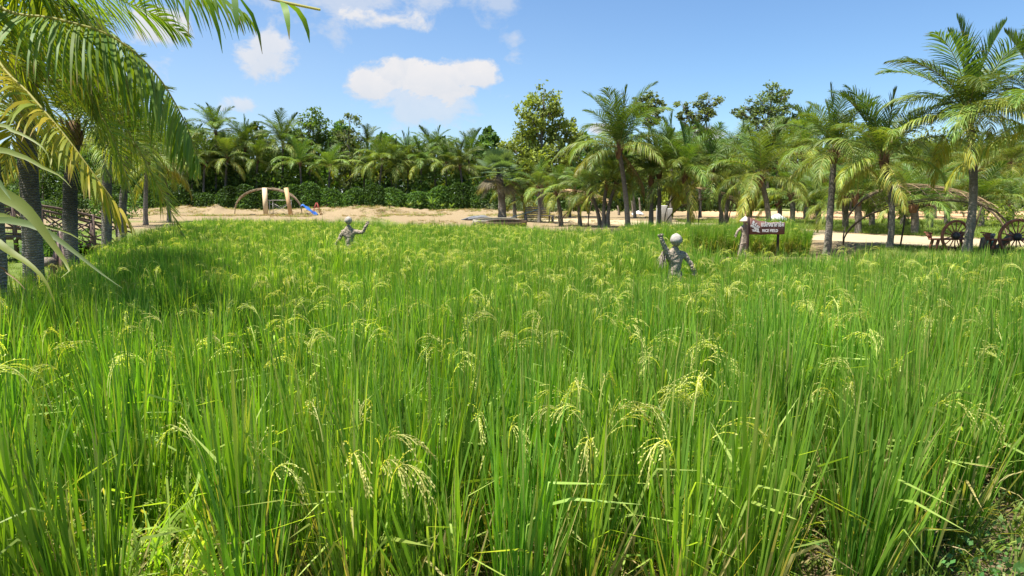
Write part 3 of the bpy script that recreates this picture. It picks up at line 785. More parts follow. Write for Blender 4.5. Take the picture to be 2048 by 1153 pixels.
ROW = 'coconut palms standing along the sandy path'
palm_px(1655, 492, 1668, 312, 2.5, 17, 1, 'coconut palm with dark, crown-shaded upper trunk just beyond the sign, two bare spears on top', ROW, r0=.19, r1=.15)
palm_px(1778, 499, 1768, 325, 2.9, 19, 2, 'slim coconut palm rising through the bamboo arch before the cart wheels', ROW, r0=.14, r1=.125)
palm_px(1932, 509, 1937, 238, 3.1, 20, 3, 'tallest coconut palm with straight trunk in front of a cart wheel', ROW, r0=.18, r1=.15)
palm_px(2105, 515, 2090, 255, 3.4, 20, 4, 'big coconut palm at the right edge whose long fronds reach past the wheels', ROW, r0=.19, r1=.16)
palm_px(1256, 461, 1238, 302, 3.7, 20, 5, 'tall full crowned coconut palm above the leaning trunks near the lattice shelter', ROW, ages=(0, 1), r0=.20, r1=.16)
palm_px(1122, 452, 1112, 388, 1.9, 13, 6, 'small coconut palm at the outer leg of the lattice shelter', ROW, r0=.17, r1=.13)
palm_px(1160, 453, 1150, 385, 2.2, 13, 7, 'short coconut palm standing inside the lattice shelter', ROW, r0=.17, r1=.13)
palm_px(1200, 456, 1181, 388, 2.3, 14, 8, 'coconut palm leaning away from the twin trunks beside it', ROW, r0=.16, r1=.13)
palm_px(1208, 457, 1213, 372, 2.4, 14, 9, 'upright trunk of the twin coconut palms growing from one spot', ROW, r0=.16, r1=.13)
palm_px(1216, 457, 1231, 372, 2.3, 13, 10, 'leaning trunk of the twin coconut palms growing from one spot', ROW, r0=.16, r1=.13)
palm_px(1302, 458, 1302, 362, 2.7, 16, 11, 'reddish brown coconut palm trunk before the concrete blocks, one of a close pair', ROW, r0=.19, r1=.15)
palm_px(1318, 458, 1318, 348, 2.9, 16, 12, 'darker palm of the close pair before the concrete blocks', ROW, r0=.17, r1=.14)
palm_px(1376, 461, 1369, 355, 3.0, 17, 13, 'coconut palm with dark trunk at the inner leg of the middle arch', ROW, r0=.17, r1=.14)
palm_px(1441, 460, 1428, 352, 3.2, 17, 14, 'coconut palm with grey curved trunk under the middle arch', ROW, r0=.18, r1=.14)
palm_px(1452, 455, 1466, 362, 2.9, 15, 15, 'coconut palm leaning towards the sign from the middle arch', ROW, r0=.17, r1=.14)
palm_px(1538, 466, 1522, 360, 3.1, 18, 16, 'coconut palm with bright upright fronds directly behind the sign', ROW, r0=.20, r1=.16)
palm_px(1078, 446, 1076, 378, 2.3, 13, 17, 'yellowing coconut palm growing behind the bamboo bench', ROW, r0=.17, r1=.13)
palm_px(1052, 444, 1045, 398, 1.9, 11, 18, 'little yellow coconut palm beside the bamboo bench', ROW, r0=.14, r1=.11, ages=(.2, 1))
palm_px(1030, 441, 1027, 385, 2.5, 14, 19, 'coconut palm with rough leaf bases beside the fan palm', ROW, r0=.20, r1=.18)

YOUNG = 'young stubby palms on the grass beyond the path'
stub = [(1585, 447, 380, 3.0), (1612, 441, 392, 2.6), (1637, 452, 400, 2.2), (1690, 459, 385, 3.0), (1716, 466, 385, 3.0), (1744, 455, 392, 2.8), (1781, 462, 402, 2.3), (1806, 452, 398, 2.6),
        (1828, 470, 400, 2.5), (1858, 461, 402, 2.3), (1893, 452, 392, 2.7), (1962, 455, 392, 2.8), (2022, 449, 398, 2.6), (1560, 440, 395, 2.6), (1500, 436, 388, 2.8)]
sl_ = ['young palm with reddish shaggy base nearest the sign board', 'small young palm on the orange earth behind the sign', 'young palm with a short husky base beside the dark leaning trunk',
       'thick stumped young palm with black charred base on the grass', 'big young palm whose yellow stalks rise just behind the arch foot', 'young palm between the arch foot and the slim trunk', 'young palm seen just past the slim trunk',
       'small young palm by the drop of the arch prop', 'bushy young palm with black base at the dark arch prop', 'slender young palm in the open grass before the left wheel', 'young palm whose fronds show above the left wheel', 'dark based young palm between the two cart wheels',
       'young palm behind the far cart wheel', 'young palm behind the sign posts', 'young palm with yellow skirt beneath the end of the middle arch']
for i, (x, y, t, L) in enumerate(stub):
    palm_px(x, y, x + rng.normal(0, 2), t + 14, L, 13, 60 + i, sl_[i], YOUNG, r0=.22, r1=.24, ages=(.08, .82), dark_top=.3, flare=1.15)
BACKP = 'palms in the plantation beyond the orange earth'
bl = ['palm half hidden behind the row, above the arch roof', 'palm half hidden behind the row, between sign and dark leaning trunk']
for i, (x, t, D, L) in enumerate([(1340, 318, 50, 3.6), (1400, 330, 56, 3.8), (1480, 318, 58, 3.8), (1560, 330, 52, 3.6), (1610, 300, 55, 3.8), (1690, 335, 58, 3.8), (1745, 345, 52, 3.4), (1820, 350, 58, 3.6),
                                  (1870, 340, 55, 3.6), (1960, 345, 58, 3.8), (2020, 330, 52, 3.6), (1270, 335, 56, 3.6), (2080, 340, 58, 3.6), (1650, 365, 66, 3.2), (1780, 370, 66, 3.2), (1900, 370, 66, 3.2)]):
    b = at(x, 425, D); b[2] = gz(b[0], b[1]) - .05
    palm(b, at(x + rng.normal(0, 5), t, D), L, 15, 90 + i, 'green palm among the crowded palms of the plantation behind the path', BACKP, r0=.18, r1=.14, parts=False, ages=(0, .95))

FAR = 'tall palms rising behind the far hedge'
fl_ = [(432, 268, 3.6, 'tall palm with a dense upright crown, first in the line beyond the big hanging fronds'), (490, 298, 3.5, 'palm with one upright dark spear cluster left of the far arch'), (566, 292, 3.8, 'wide palm with golden lower fronds straight above the far arch'),
       (742, 338, 3.2, 'palm with a brown hanging dead frond above the dark hedge'), (815, 318, 3.2, 'grey green palm in the middle of the far palm line'), (868, 312, 3.4, 'palm with a crown of many upright fronds near the dip of the tree line'), (938, 318, 3.4, 'palm with a single dark spear beside the fan palm'),
       (640, 300, 2.8, 'small crowned palm half hidden by the leafy tree'), (700, 345, 3.0, None), (780, 345, 3.0, None), (905, 350, 3.0, None), (845, 360, 2.8, None), (385, 300, 3.6, None), (530, 350, 3.0, None), (300, 310, 3.6, None), (968, 352, 3.0, None), (735, 290, 2.6, None),
       (455, 318, 3.2, None), (600, 330, 3.0, None), (660, 335, 3.0, None), (765, 322, 3.0, None), (795, 335, 3.0, None), (842, 328, 3.0, None), (893, 330, 3.2, None), (920, 335, 3.0, None), (515, 322, 3.2, None), (410, 330, 3.2, None), (350, 320, 3.4, None)]
for i, (x, t, L, lab) in enumerate(fl_):
    D = 82 + rng.uniform(-1, 3) if lab else (84 + rng.uniform(0, 4) if i < 17 else 79.0 + rng.uniform(0, 1.5))
    b = at(x + rng.normal(0, 4), 424, D); b[2] = gz(b[0], b[1]) - .05
    palm(b, at(x, t, D), L * 1.15, 19 if lab else 15, 130 + i, lab or 'palm partly hidden in the green mass behind the far hedge', FAR, r0=.2, r1=.15, parts=bool(lab), ages=(0, .97))


# ---- near palms on the left bank, with their long fronds laid out one by one
def near_palm(base, top, r0, r1, fronds, label, seed, n_lib=0, L=3.6, avoid=None, ages=(.0, .9)):
    base = np.array(base, float); top = np.array(top, float)
    root = palm(base, top, L, n_lib, seed, label, 'coconut palms on the left bank', r0=r0, r1=r1, avoid=avoid, ages=ages, dark_top=.55)
    for i, (pts, ll, n, hang, w, yel, lift, roll) in enumerate(fronds):
        C = np.array([at(px, py, D) for px, py, D in pts]) - base
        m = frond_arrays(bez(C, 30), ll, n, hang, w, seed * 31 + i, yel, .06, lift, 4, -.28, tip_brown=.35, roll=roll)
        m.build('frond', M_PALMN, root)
    return root


def gbase(px, py, z=.2):
    b = on_ground(px, py, z); b[2] = gz(b[0], b[1]) - .05; return b


bA = gbase(70, 640); DA = bA[1]
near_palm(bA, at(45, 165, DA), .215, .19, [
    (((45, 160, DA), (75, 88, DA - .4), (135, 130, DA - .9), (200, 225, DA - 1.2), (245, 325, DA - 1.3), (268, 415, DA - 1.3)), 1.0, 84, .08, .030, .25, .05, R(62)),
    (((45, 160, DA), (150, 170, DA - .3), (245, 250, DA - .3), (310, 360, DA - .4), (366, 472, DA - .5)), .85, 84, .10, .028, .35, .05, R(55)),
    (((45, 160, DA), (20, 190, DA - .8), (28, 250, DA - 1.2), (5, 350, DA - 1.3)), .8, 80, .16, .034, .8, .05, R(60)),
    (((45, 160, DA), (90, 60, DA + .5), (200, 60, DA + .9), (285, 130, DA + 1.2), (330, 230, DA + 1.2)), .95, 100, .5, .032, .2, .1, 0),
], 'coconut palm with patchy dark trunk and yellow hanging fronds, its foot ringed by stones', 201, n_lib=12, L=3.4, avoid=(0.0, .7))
bB = gbase(-2, 765, .1); DB = bB[1]
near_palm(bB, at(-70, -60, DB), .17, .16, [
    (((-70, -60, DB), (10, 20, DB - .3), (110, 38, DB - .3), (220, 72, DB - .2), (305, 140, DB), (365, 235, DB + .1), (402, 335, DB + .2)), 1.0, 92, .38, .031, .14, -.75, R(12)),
    (((-70, -60, DB), (-10, 110, DB - .9), (60, 190, DB - 1.2), (130, 272, DB - 1.4), (190, 352, DB - 1.5), (262, 448, DB - 1.5)), .82, 92, .26, .034, .8, -.2, R(42)),  # yellowing old leaves; extra yellow paints in the sun's backlit glow
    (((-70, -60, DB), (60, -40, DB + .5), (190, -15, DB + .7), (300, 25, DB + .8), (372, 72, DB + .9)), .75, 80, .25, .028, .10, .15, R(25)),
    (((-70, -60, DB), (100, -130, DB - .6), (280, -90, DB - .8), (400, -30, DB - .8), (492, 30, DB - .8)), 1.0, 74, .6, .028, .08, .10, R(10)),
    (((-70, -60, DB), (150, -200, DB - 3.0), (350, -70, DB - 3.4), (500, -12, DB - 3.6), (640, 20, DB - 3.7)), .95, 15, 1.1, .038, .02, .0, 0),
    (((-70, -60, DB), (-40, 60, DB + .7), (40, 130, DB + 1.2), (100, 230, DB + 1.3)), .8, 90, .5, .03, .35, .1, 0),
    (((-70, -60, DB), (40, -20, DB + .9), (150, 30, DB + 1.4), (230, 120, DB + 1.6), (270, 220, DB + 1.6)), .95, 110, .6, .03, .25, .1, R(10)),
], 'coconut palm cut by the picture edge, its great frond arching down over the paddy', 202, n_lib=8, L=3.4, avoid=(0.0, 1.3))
GL = 'coconut palms on the left bank'
palm_px(150, 588, 148, 262, 2.5, 14, 203, 'second coconut palm along the left bank, behind the crossed brown beams', GL, z=.2, r0=.21, r1=.17, dark_top=.7)
palm_px(212, 540, 215, 292, 2.5, 14, 204, 'pale based coconut palm by the end of the footbridge', GL, z=.2, r0=.20, r1=.16, dark_top=.5)
palm_px(246, 512, 262, 290, 2.7, 14, 205, 'coconut palm beside the paddy corner, farthest but one along the left bank', GL, z=.2, r0=.19, r1=.15, dark_top=.5)
palm_px(338, 447, 322, 335, 3.4, 18, 206, 'sunlit coconut palm with pale drooping fronds at the far paddy corner', GL, z=.3, r0=.19, r1=.15, dark_top=.7, ages=(.25, 1))
palm_px(292, 455, 296, 318, 3.4, 16, 207, 'coconut palm behind the hanging fronds at the far end of the bank', GL, z=.3, r0=.19, r1=.15)


# ------------------------------------------------------------------ fan palm
def fan_palm():
    b = at(1004, 441, 47); b[2] = gz(b[0], b[1]) - .05; t = at(998, 350, 47); up = t - b
    root = empty('fan_palm', b, 'fan palm with round grey green leaves, thick dark trunk and drooping brown skirt', 'palm tree')
    trunk_mesh(b, t, .30, .22, 77, dark_top=.5).build('trunk', M_TRUNK, root, smooth=True)
    rn = np.random.default_rng(3)
    for i in range(26):
        az = i * 2.4 + rn.normal(0, .2); e = R(80 - 5.2 * i); st = 1.2 * rn.uniform(.9, 1.1); m = MB()
        d = np.array((math.cos(az) * math.cos(e), math.sin(az) * math.cos(e), math.sin(e))); p1 = up + d * st; dead = i > 18
        c = np.array((.10, .15, .08)) if not dead else np.array((.16, .13, .09))
        m.tube([up, (up + p1) / 2 + (0, 0, .05), p1], [.03, .022, .018], 4, c)
        sd_ = nrm(np.cross(d, (0, 0, 1)) + 1e-4); u = np.cross(sd_, d)
        for k in range(30):
            a = R(-115 + 230 * k / 29); q = nrm(d * math.cos(a) + sd_ * math.sin(a) + u * .12); l = .95 * rn.uniform(.9, 1.08)
            g = (0, 0, -.35 if dead else -.12)
            P = np.array([p1, p1 + q * l * .55, p1 + q * l + np.array(g) * l]); m.ribbon(P, nrm(np.cross(q, u)), np.array((.02, .085, .01)), c * rn.uniform(.8, 1.25))
        m.build('frond', M_TREE, root)


fan_palm()


# ------------------------------------------------------------------ broadleaf trees, hedge, woods
def leaves(m, C, size, rn, col, asp=.5, flat=.0, var=.25):
    n = len(C); u = nrm(rn.normal(0, 1, (n, 3)) * np.array((1, 1, 1 - flat))); v = nrm(np.cross(u, rn.normal(0, 1, (n, 3)) + np.array((0, 0, flat))))
    s = size * rn.uniform(.6, 1.3, (n, 1))
    V = np.stack([C - u * s * .5, C + v * s * asp * .5, C + u * s * .5, C - v * s * asp * .5], 1).reshape(-1, 3)
    q = np.arange(n * 4).reshape(n, 4); c = np.asarray(col, float)
    if c.ndim == 1: c = np.tile(c, (n, 1))
    c = c * rn.uniform(1 - var, 1 + var, (n, 1)); m.add(V, q, None, np.repeat(c, 4, 0))


def tree(px, D, blobs, leaf, n, col, label, seed, trunk_r=.2, group=None, base_y=424, cat='tree', forks=True, flat=0.0):
    """blobs: (px, py, radius_px) of foliage masses; joined to the trunk by limbs"""
    rn = np.random.default_rng(seed); b = at(px, base_y, D); b[2] = gz(b[0], b[1]) - .1
    root = empty('tree', b, label, cat, group); k = D / FPX
    cen = []
    for x, y, r_ in blobs:
        c = at(x, y, D + rn.uniform(-.6, .6) * r_ * k); cen.append((c, r_ * k))
    topz = max(c[2] for c, _ in cen); tx = np.mean([c[0] for c, _ in cen])
    tm = MB(); crown = MB()
    tp = np.array((b[0] * .4 + tx * .6, D, b[2] + (topz - b[2]) * .92))
    P = bez([b, b * .6 + tp * .4 + (rn.normal(0, .15), 0, 0), tp], 12); tm.tube(P - b, np.linspace(trunk_r, trunk_r * .25, 12), 8)
    W = sum(r_ ** 2 for _, r_ in cen)
    for c, r_ in cen:
        j = int(np.clip((c[2] - r_ * .9 - b[2]) / (tp[2] - b[2]) * 11, 2, 10)); q = P[j]
        if forks:
            Q = bez([q, q * .45 + c * .55 + np.array((0, 0, -.15 * r_)), c + (0, 0, r_ * .4)], 7); tm.tube(Q - b, np.linspace(trunk_r * .4, .02, 7), 5)
            for _ in range(5):
                e = c + nrm(rn.normal(0, 1, 3)) * r_ * .8; tm.tube(bez([Q[3], (Q[5] + e) / 2, e], 4) - b, np.linspace(trunk_r * .15, .01, 4), 4)
        nn = int(n * r_ ** 2 / W); nc = max(6, int(nn / 36))
        cl = nrm(rn.normal(0, 1, (nc, 3))) * r_ * rn.uniform(.35, 1.05, (nc, 1)) ** .7 * np.array((1, 1, .85))
        cc = c + np.repeat(cl, 36, 0)[:nn] + rn.normal(0, 1, (min(nn, nc * 36), 3)) * r_ * np.array((.17, .17, .11 if flat else .14))
        tone = np.repeat(rn.uniform(.7, 1.3, nc), 36)[:len(cc)][:, None]
        leaves(crown, cc - b, leaf, rn, np.asarray(col) * tone, .55, flat)
    tm.build('trunk', M_BARK, root, smooth=True); crown.build('crown', M_TREE, root)
    return root


TD, TM_, TL, TY = (.055, .10, .024), (.085, .145, .028), (.115, .165, .042), (.20, .22, .05)
tree(1082, 56, [(1088, 205, 34), (1065, 235, 34), (1105, 225, 24), (1085, 265, 36), (1050, 285, 36), (1120, 262, 28), (1030, 315, 36), (1075, 325, 40), (1120, 310, 30), (1045, 350, 36), (1100, 350, 36), (1015, 345, 26), (1138, 285, 22)], .30, 10500, (.18, .22, .05),
     'tall rounded leafy tree standing alone above the bench at the middle of the view', 301, .22)
tree(1140, 58, [(1140, 255, 18), (1148, 280, 22), (1132, 310, 24), (1155, 330, 24)], .28, 1800, (.15, .18, .045), 'thin crowned tree between the tall leafy tree and the tallest middle palm', 302, .13)
tree(1388, 80, [(1420, 205, 26), (1398, 225, 22), (1362, 210, 16), (1370, 228, 17), (1385, 252, 20), (1415, 232, 16), (1402, 262, 14), (1362, 240, 12)], .36, 2600, (.13, .18, .075), 'sparse tree with forked pale trunk and open sky between its two tufts', 303, .24, flat=.5)
tree(1535, 82, [(1545, 190, 28), (1560, 215, 26), (1520, 205, 24), (1490, 222, 22), (1530, 235, 30), (1505, 245, 22), (1475, 225, 14), (1560, 250, 26), (1535, 265, 24), (1570, 190, 14)], .36, 4600, (.12, .175, .07), 'airy spreading tree with layered crown behind the palm over the sign', 304, .22, flat=.5)
tree(1295, 78, [(1295, 205, 22), (1312, 215, 18), (1275, 215, 20), (1300, 240, 20)], .36, 2400, (.13, .18, .07), 'thin layered tree peeping past the crown of the tall middle palm', 305, .2, flat=.5)
tree(622, 84, [(622, 245, 30), (600, 265, 28), (645, 260, 28), (615, 290, 36), (655, 300, 34), (590, 315, 34), (635, 340, 44), (600, 365, 36)], .36, 5200, (.095, .155, .03), 'dense round green tree just right of the wide far palm', 306, .2)
tree(700, 84, [(700, 240, 20), (690, 270, 26), (715, 280, 24), (685, 305, 30), (712, 325, 32), (690, 355, 34)], .34, 3200, (.14, .17, .065), 'pale wispy tree at the dip of the far tree line', 307, .15)
tree(1590, 74, [(1575, 255, 26), (1605, 255, 24), (1590, 285, 34), (1560, 290, 26), (1625, 280, 28), (1605, 320, 34)], .36, 3600, (.10, .16, .03), 'bright green bushy tree behind the bare palm spears', 308, .18)
tree(1650, 84, [(1600, 235, 14), (1585, 245, 16), (1618, 245, 14)], .4, 700, (.04, .07, .025), 'small dark treetop beyond the bushy tree near the sign', 309, .15)
tree(1345, 60, [(1345, 345, 26), (1350, 385, 28), (1336, 410, 20), (1360, 405, 18)], .30, 1500, (.24, .29, .05), 'yellow green sapling standing at the middle arch by the concrete blocks', 310, .08, base_y=430)
for i, (x, y, c, lab) in enumerate([(1850, 320, TY, 'yellow green bamboo thicket behind the slim palm'), (1990, 340, TY, 'yellow green thicket behind the far cart wheel'), (1760, 330, TL, 'light green thicket between the two slim trunks'), (1700, 300, TM_, 'green thicket behind the dark leaning palm trunk'), (2060, 300, TL, 'light thicket at the right border behind the big palm'), (1925, 310, TL, 'thicket behind the tallest straight palm trunk')]):
    tree(x, 78, [(x + dx, y + dy, 44) for dx, dy in ((-40, 10), (0, -22), (40, 6), (-25, 55), (28, 55), (0, 85))], .38, 3200, c, lab, 320 + i, .15, 'leafy thickets beyond the young palms', forks=False)
for i, (x, y, c, lab) in enumerate([(460, 300, TD, 'dark leafy tree behind the first far palm'), (545, 315, TM_, 'green tree filling the gap behind the far arch palms'), (770, 330, TD, 'dark tree low in the dip of the far line'), (880, 345, TM_, 'leafy tree low beneath the upright far crown'), (390, 270, TM_, 'leafy tree behind the hanging near fronds'), (300, 290, TM_, 'leafy tree hidden far behind the left bank palms'), (960, 345, TM_, 'leafy tree behind the fan palm'), (200, 280, TD, 'dark tree far behind the footbridge'), (90, 300, TD, 'dark tree beyond the pond')]):
    tree(x, 81.5, [(x + dx, y + dy, 44) for dx, dy in ((-38, 52), (0, 25), (38, 48), (-28, 72), (30, 72), (0, 90))], .42, 3200, c, lab, 340 + i, .18, 'leafy trees in the far tree line', forks=False)


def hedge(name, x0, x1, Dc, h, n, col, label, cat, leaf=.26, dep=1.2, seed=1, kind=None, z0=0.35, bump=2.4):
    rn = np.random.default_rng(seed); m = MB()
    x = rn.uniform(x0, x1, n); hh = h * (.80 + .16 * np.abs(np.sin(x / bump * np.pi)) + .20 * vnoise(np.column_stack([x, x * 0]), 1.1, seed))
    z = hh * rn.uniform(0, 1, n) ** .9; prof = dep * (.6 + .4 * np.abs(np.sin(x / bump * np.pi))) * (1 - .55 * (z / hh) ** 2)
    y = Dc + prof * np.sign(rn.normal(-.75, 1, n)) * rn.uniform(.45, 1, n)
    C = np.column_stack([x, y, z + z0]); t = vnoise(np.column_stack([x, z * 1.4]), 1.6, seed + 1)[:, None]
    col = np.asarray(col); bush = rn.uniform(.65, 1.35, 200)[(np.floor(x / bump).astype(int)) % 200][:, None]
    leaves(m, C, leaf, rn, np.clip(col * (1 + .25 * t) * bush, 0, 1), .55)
    o = m.build(name, M_TREE); return tag(o, label, cat, kind=kind)


hedge('hedge', -46, 9, 76.5, 3.0, 46000, (.075, .14, .032), 'dark green clipped hedge running along the far earth bank', 'hedge', seed=11)
hedge('hedge', 8, 27, 74, 3.2, 13000, (.040, .08, .022), 'dark hedge behind the row of pale stumps and middle arch', 'hedge', seed=12)
hedge('woods', -75, 85, 96, 9.8, 68000, (.065, .115, .024), 'mass of mixed green woodland closing the view behind hedge and palms', 'woods', leaf=.8, dep=5, seed=13, kind='stuff', bump=7)
hedge('undergrowth', -48, -30, 54, 2.2, 9000, (.07, .12, .03), 'tangled green undergrowth beyond the pond and footbridge', 'undergrowth', leaf=.22, dep=1.6, seed=14, kind='stuff')


# ------------------------------------------------------------------ bamboo arches
def arch(c, width, height, depth, rz, label, seed, rod=1.0, lattice=True, sheet=False, prop=True, skew=.0):
    """lens-shaped bamboo arch: two bowed ribs meeting at their feet, roof lattice between, thin props"""
    root = empty('bamboo_arch', c, label, 'bamboo shelter', 'bamboo arch shelters beside the field', rz); rn = np.random.default_rng(seed)
    s = np.linspace(0, 1, 40)

    def rib(side, hk):
        a = np.pi * s; x = -np.cos(a) * width / 2 * (1 - .06 * np.sin(a)); z = height * hk * np.sin(a) ** .78
        return np.stack([x, side * depth * .85 * np.sin(a) ** 1.3 + skew * np.sin(a), z], 1)
    ribs = [rib(-1, .98 if sheet else .80), rib(1, 1.0 if sheet else 1.05)]
    for k, P in enumerate(ribs):
        m = MB()
        for o_ in range(2 if not sheet else 3):
            Q = P + np.array((0, 0, .05 * o_)) + rn.normal(0, .008, P.shape); m.tube(Q, .030 if sheet else .021, 6, np.array((1, 1, 1)) * ((.30 if o_ == 0 else .9) if not sheet else 1.05))
        m.build('arch_rib', M_BAMBOO, root, smooth=True)
    if lattice:
        m = MB(); i0, i1 = 9, 31
        for f in np.linspace(.0, 1, 7):
            P = ribs[0] * (1 - f) + ribs[1] * f; P = P[i0:i1] + np.array((0, 0, .10 + .12 * math.sin(f * np.pi))) + rn.normal(0, .01, (i1 - i0, 3)); m.tube(P, .010 * rod, 5, rod * np.array((1, .95, .9)) * rn.uniform(.8, 1.25))
        for k in range(i0, i1, 2):
            a = ribs[0][k] + np.array((0, -.25, .11)); b = ribs[1][min(k + 2, 39)] + np.array((0, .25, .11)); f = np.linspace(0, 1, 7)[:, None]
            m.tube(a * (1 - f) + b * f + np.array((0, 0, .12)) * np.sin(f * np.pi), .011 * rod, 5, rod * np.array((1.05, 1, .9)) * rn.uniform(.85, 1.25))
        m.build('roof_lattice', M_BAMBOO, root, smooth=True)
    if sheet:
        m = MB(); A, B = ribs[0][7:34], ribs[1][7:34]; n = len(A); i = np.arange(n - 1)
        for dz in (.06, .0):
            m.add(np.concatenate([A + (0, 0, dz), B + (0, 0, dz)]), np.stack([i, i + 1, i + n + 1, i + n], 1))
        m.build('roof_sheet', M_MAT, root)
    if prop:
        for x, sd_ in ((-.14, -1), (.30, 1)):
            k = int((x + .5) * 39); t = ribs[0 if sd_ < 0 else 1][k]; m = MB()
            m.tube([np.array((t[0] - width * .03, t[1] + sd_ * .25, -.05)), t * .5 + np.array((t[0] * .5 - width * .012, t[1] * .5 + sd_ * .18, 0)), t], .030, 6, (.22, .2, .2)); m.build('prop_pole', M_BAMBOO, root, smooth=True)
    return root


def gpos(px, py, z=.4):
    p = on_ground(px, py, z); p[2] = gz(p[0], p[1]); return p


p = gpos(1850, 492); p[2] = .4
arch(p, 5.9, 2.12, 1.35, R(-6), 'large open bamboo arch with pale lattice roof in front of the cart wheels', 1, skew=.2)
p = gpos(1412, 457); p[2] = .38
arch(p, 5.2, 2.15, 1.3, R(14), 'middle bamboo arch with dark poles, spanning several palm trunks', 2, rod=1.4)
p = gpos(1165, 451); p[2] = .38
arch(p, 3.9, 2.05, 1.6, R(38), 'small bamboo shelter with white lattice roof among the palm trunks', 3, rod=2.0)
p = gpos(537, 431); pw = p.copy(); p[2] = gz(p[0], p[1] + 1)
arch(p, 6.3, 2.35, .5, R(0), 'far arch roofed with brown sheet between two timber posts', 4, lattice=False, sheet=True, prop=False)
D = p[1]
for (x0, y0, x1, y1, w, mt, lab) in ((532, 431, 529, 376, .42, M_PLANK, 'pale upright timber plank at the far arch'), (582, 431, 572, 376, .36, M_PLANK2, 'orange leaning timber plank at the far arch')):
    a = at(x0, y0, D - 1.3); a[2] = gz(a[0], a[1]) - .05; b = at(x1, y1, D - 1.25); m = MB(); m.beam((0, 0, 0), b - a, w, .12, up=(0, 1, 0)); o = m.build('timber_plank', mt, loc=tuple(a)); tag(o, lab, 'plank')
# scaffold under the far arch
a = at(540, 431, D + .3); a[2] = gz(a[0], a[1]); root = empty('scaffold', a, 'low steel scaffold frame with crossed braces under the far arch', 'scaffold')
w_ = 1.75; h_ = 1.35
for x in (0, w_):
    for y in (0, .9):
        m = MB(); m.tube([(x, y, -.05), (x, y, h_)], .028, 6); m.build('leg', M_STEEL, root)
m = MB(); [m.beam((-.1, y, h_), (w_ + .1, y, h_), .1, .06) for y in (0, .9)]; [m.beam((x, 0, h_ - .05), (x, .9, h_ - .05), .05, .05) for x in (0, w_)]; m.build('top_rail', M_STEEL, root)
for y in (0, .9):
    m = MB(); m.tube([(.05, y, h_ - .3), (w_ / 2, y, h_ - .75)], .018, 5); m.tube([(w_ / 2, y, h_ - .75), (w_ - .05, y, h_ - .3)], .018, 5); m.tube([(.05, y, .1), (w_ / 2, y, h_ - .75), (w_ - .05, y, .1)], .016, 5); m.build('brace', M_STEEL, root)
# blue tarp draped over a heap
a = at(615, 431, D - .2); a[2] = gz(a[0], a[1]); m = MB(); n = 14; gx, gy = np.meshgrid(np.linspace(-.55, 1.0, n), np.linspace(-.5, .5, n))
zz = np.clip(1.05 - .78 * (gx + .4), 0.02, 1.2) * (1 - .25 * np.abs(gy)) + .05 * np.sin(gx * 9 + gy * 5) + .05 * np.sin(gy * 11 - gx * 4); zz = np.where(gx < -.35, zz - 1.6 * (-.35 - gx), zz)
idx = np.arange(n * n).reshape(n, n); q = np.stack([idx[:-1, :-1], idx[:-1, 1:], idx[1:, 1:], idx[1:, :-1]], -1).reshape(-1, 4)
m.add(np.stack([gx, gy, np.maximum(zz, 0)], -1).reshape(-1, 3), q)
o = m.build('tarpaulin', M_TARP, loc=tuple(a), smooth=True); sm = o.modifiers.new('thick', 'SOLIDIFY'); sm.thickness = .02; tag(o, 'blue tarpaulin draped over the end of the far arch', 'tarpaulin')
# red trestle
a = at(634, 431, D - .3); a[2] = gz(a[0], a[1]); m = MB()
for x in (-.32, .32):
    for y in (-.25, .25): m.tube([(x * 1.3, y, 0), (x * .12, y * .3, 1.15)], .028, 5)
m.tube([(-.2, 0, .55), (.2, 0, .55)], .025, 5); m.tube([(-.12, -.1, .75), (.12, .1, .75)], .022, 5); m.tube([(0, -.12, 1.14), (0, .12, 1.14)], .03, 5)
tag(m.build('trestle', M_REDIRON, loc=tuple(a)), 'thin red iron trestle beside the blue tarpaulin', 'trestle')


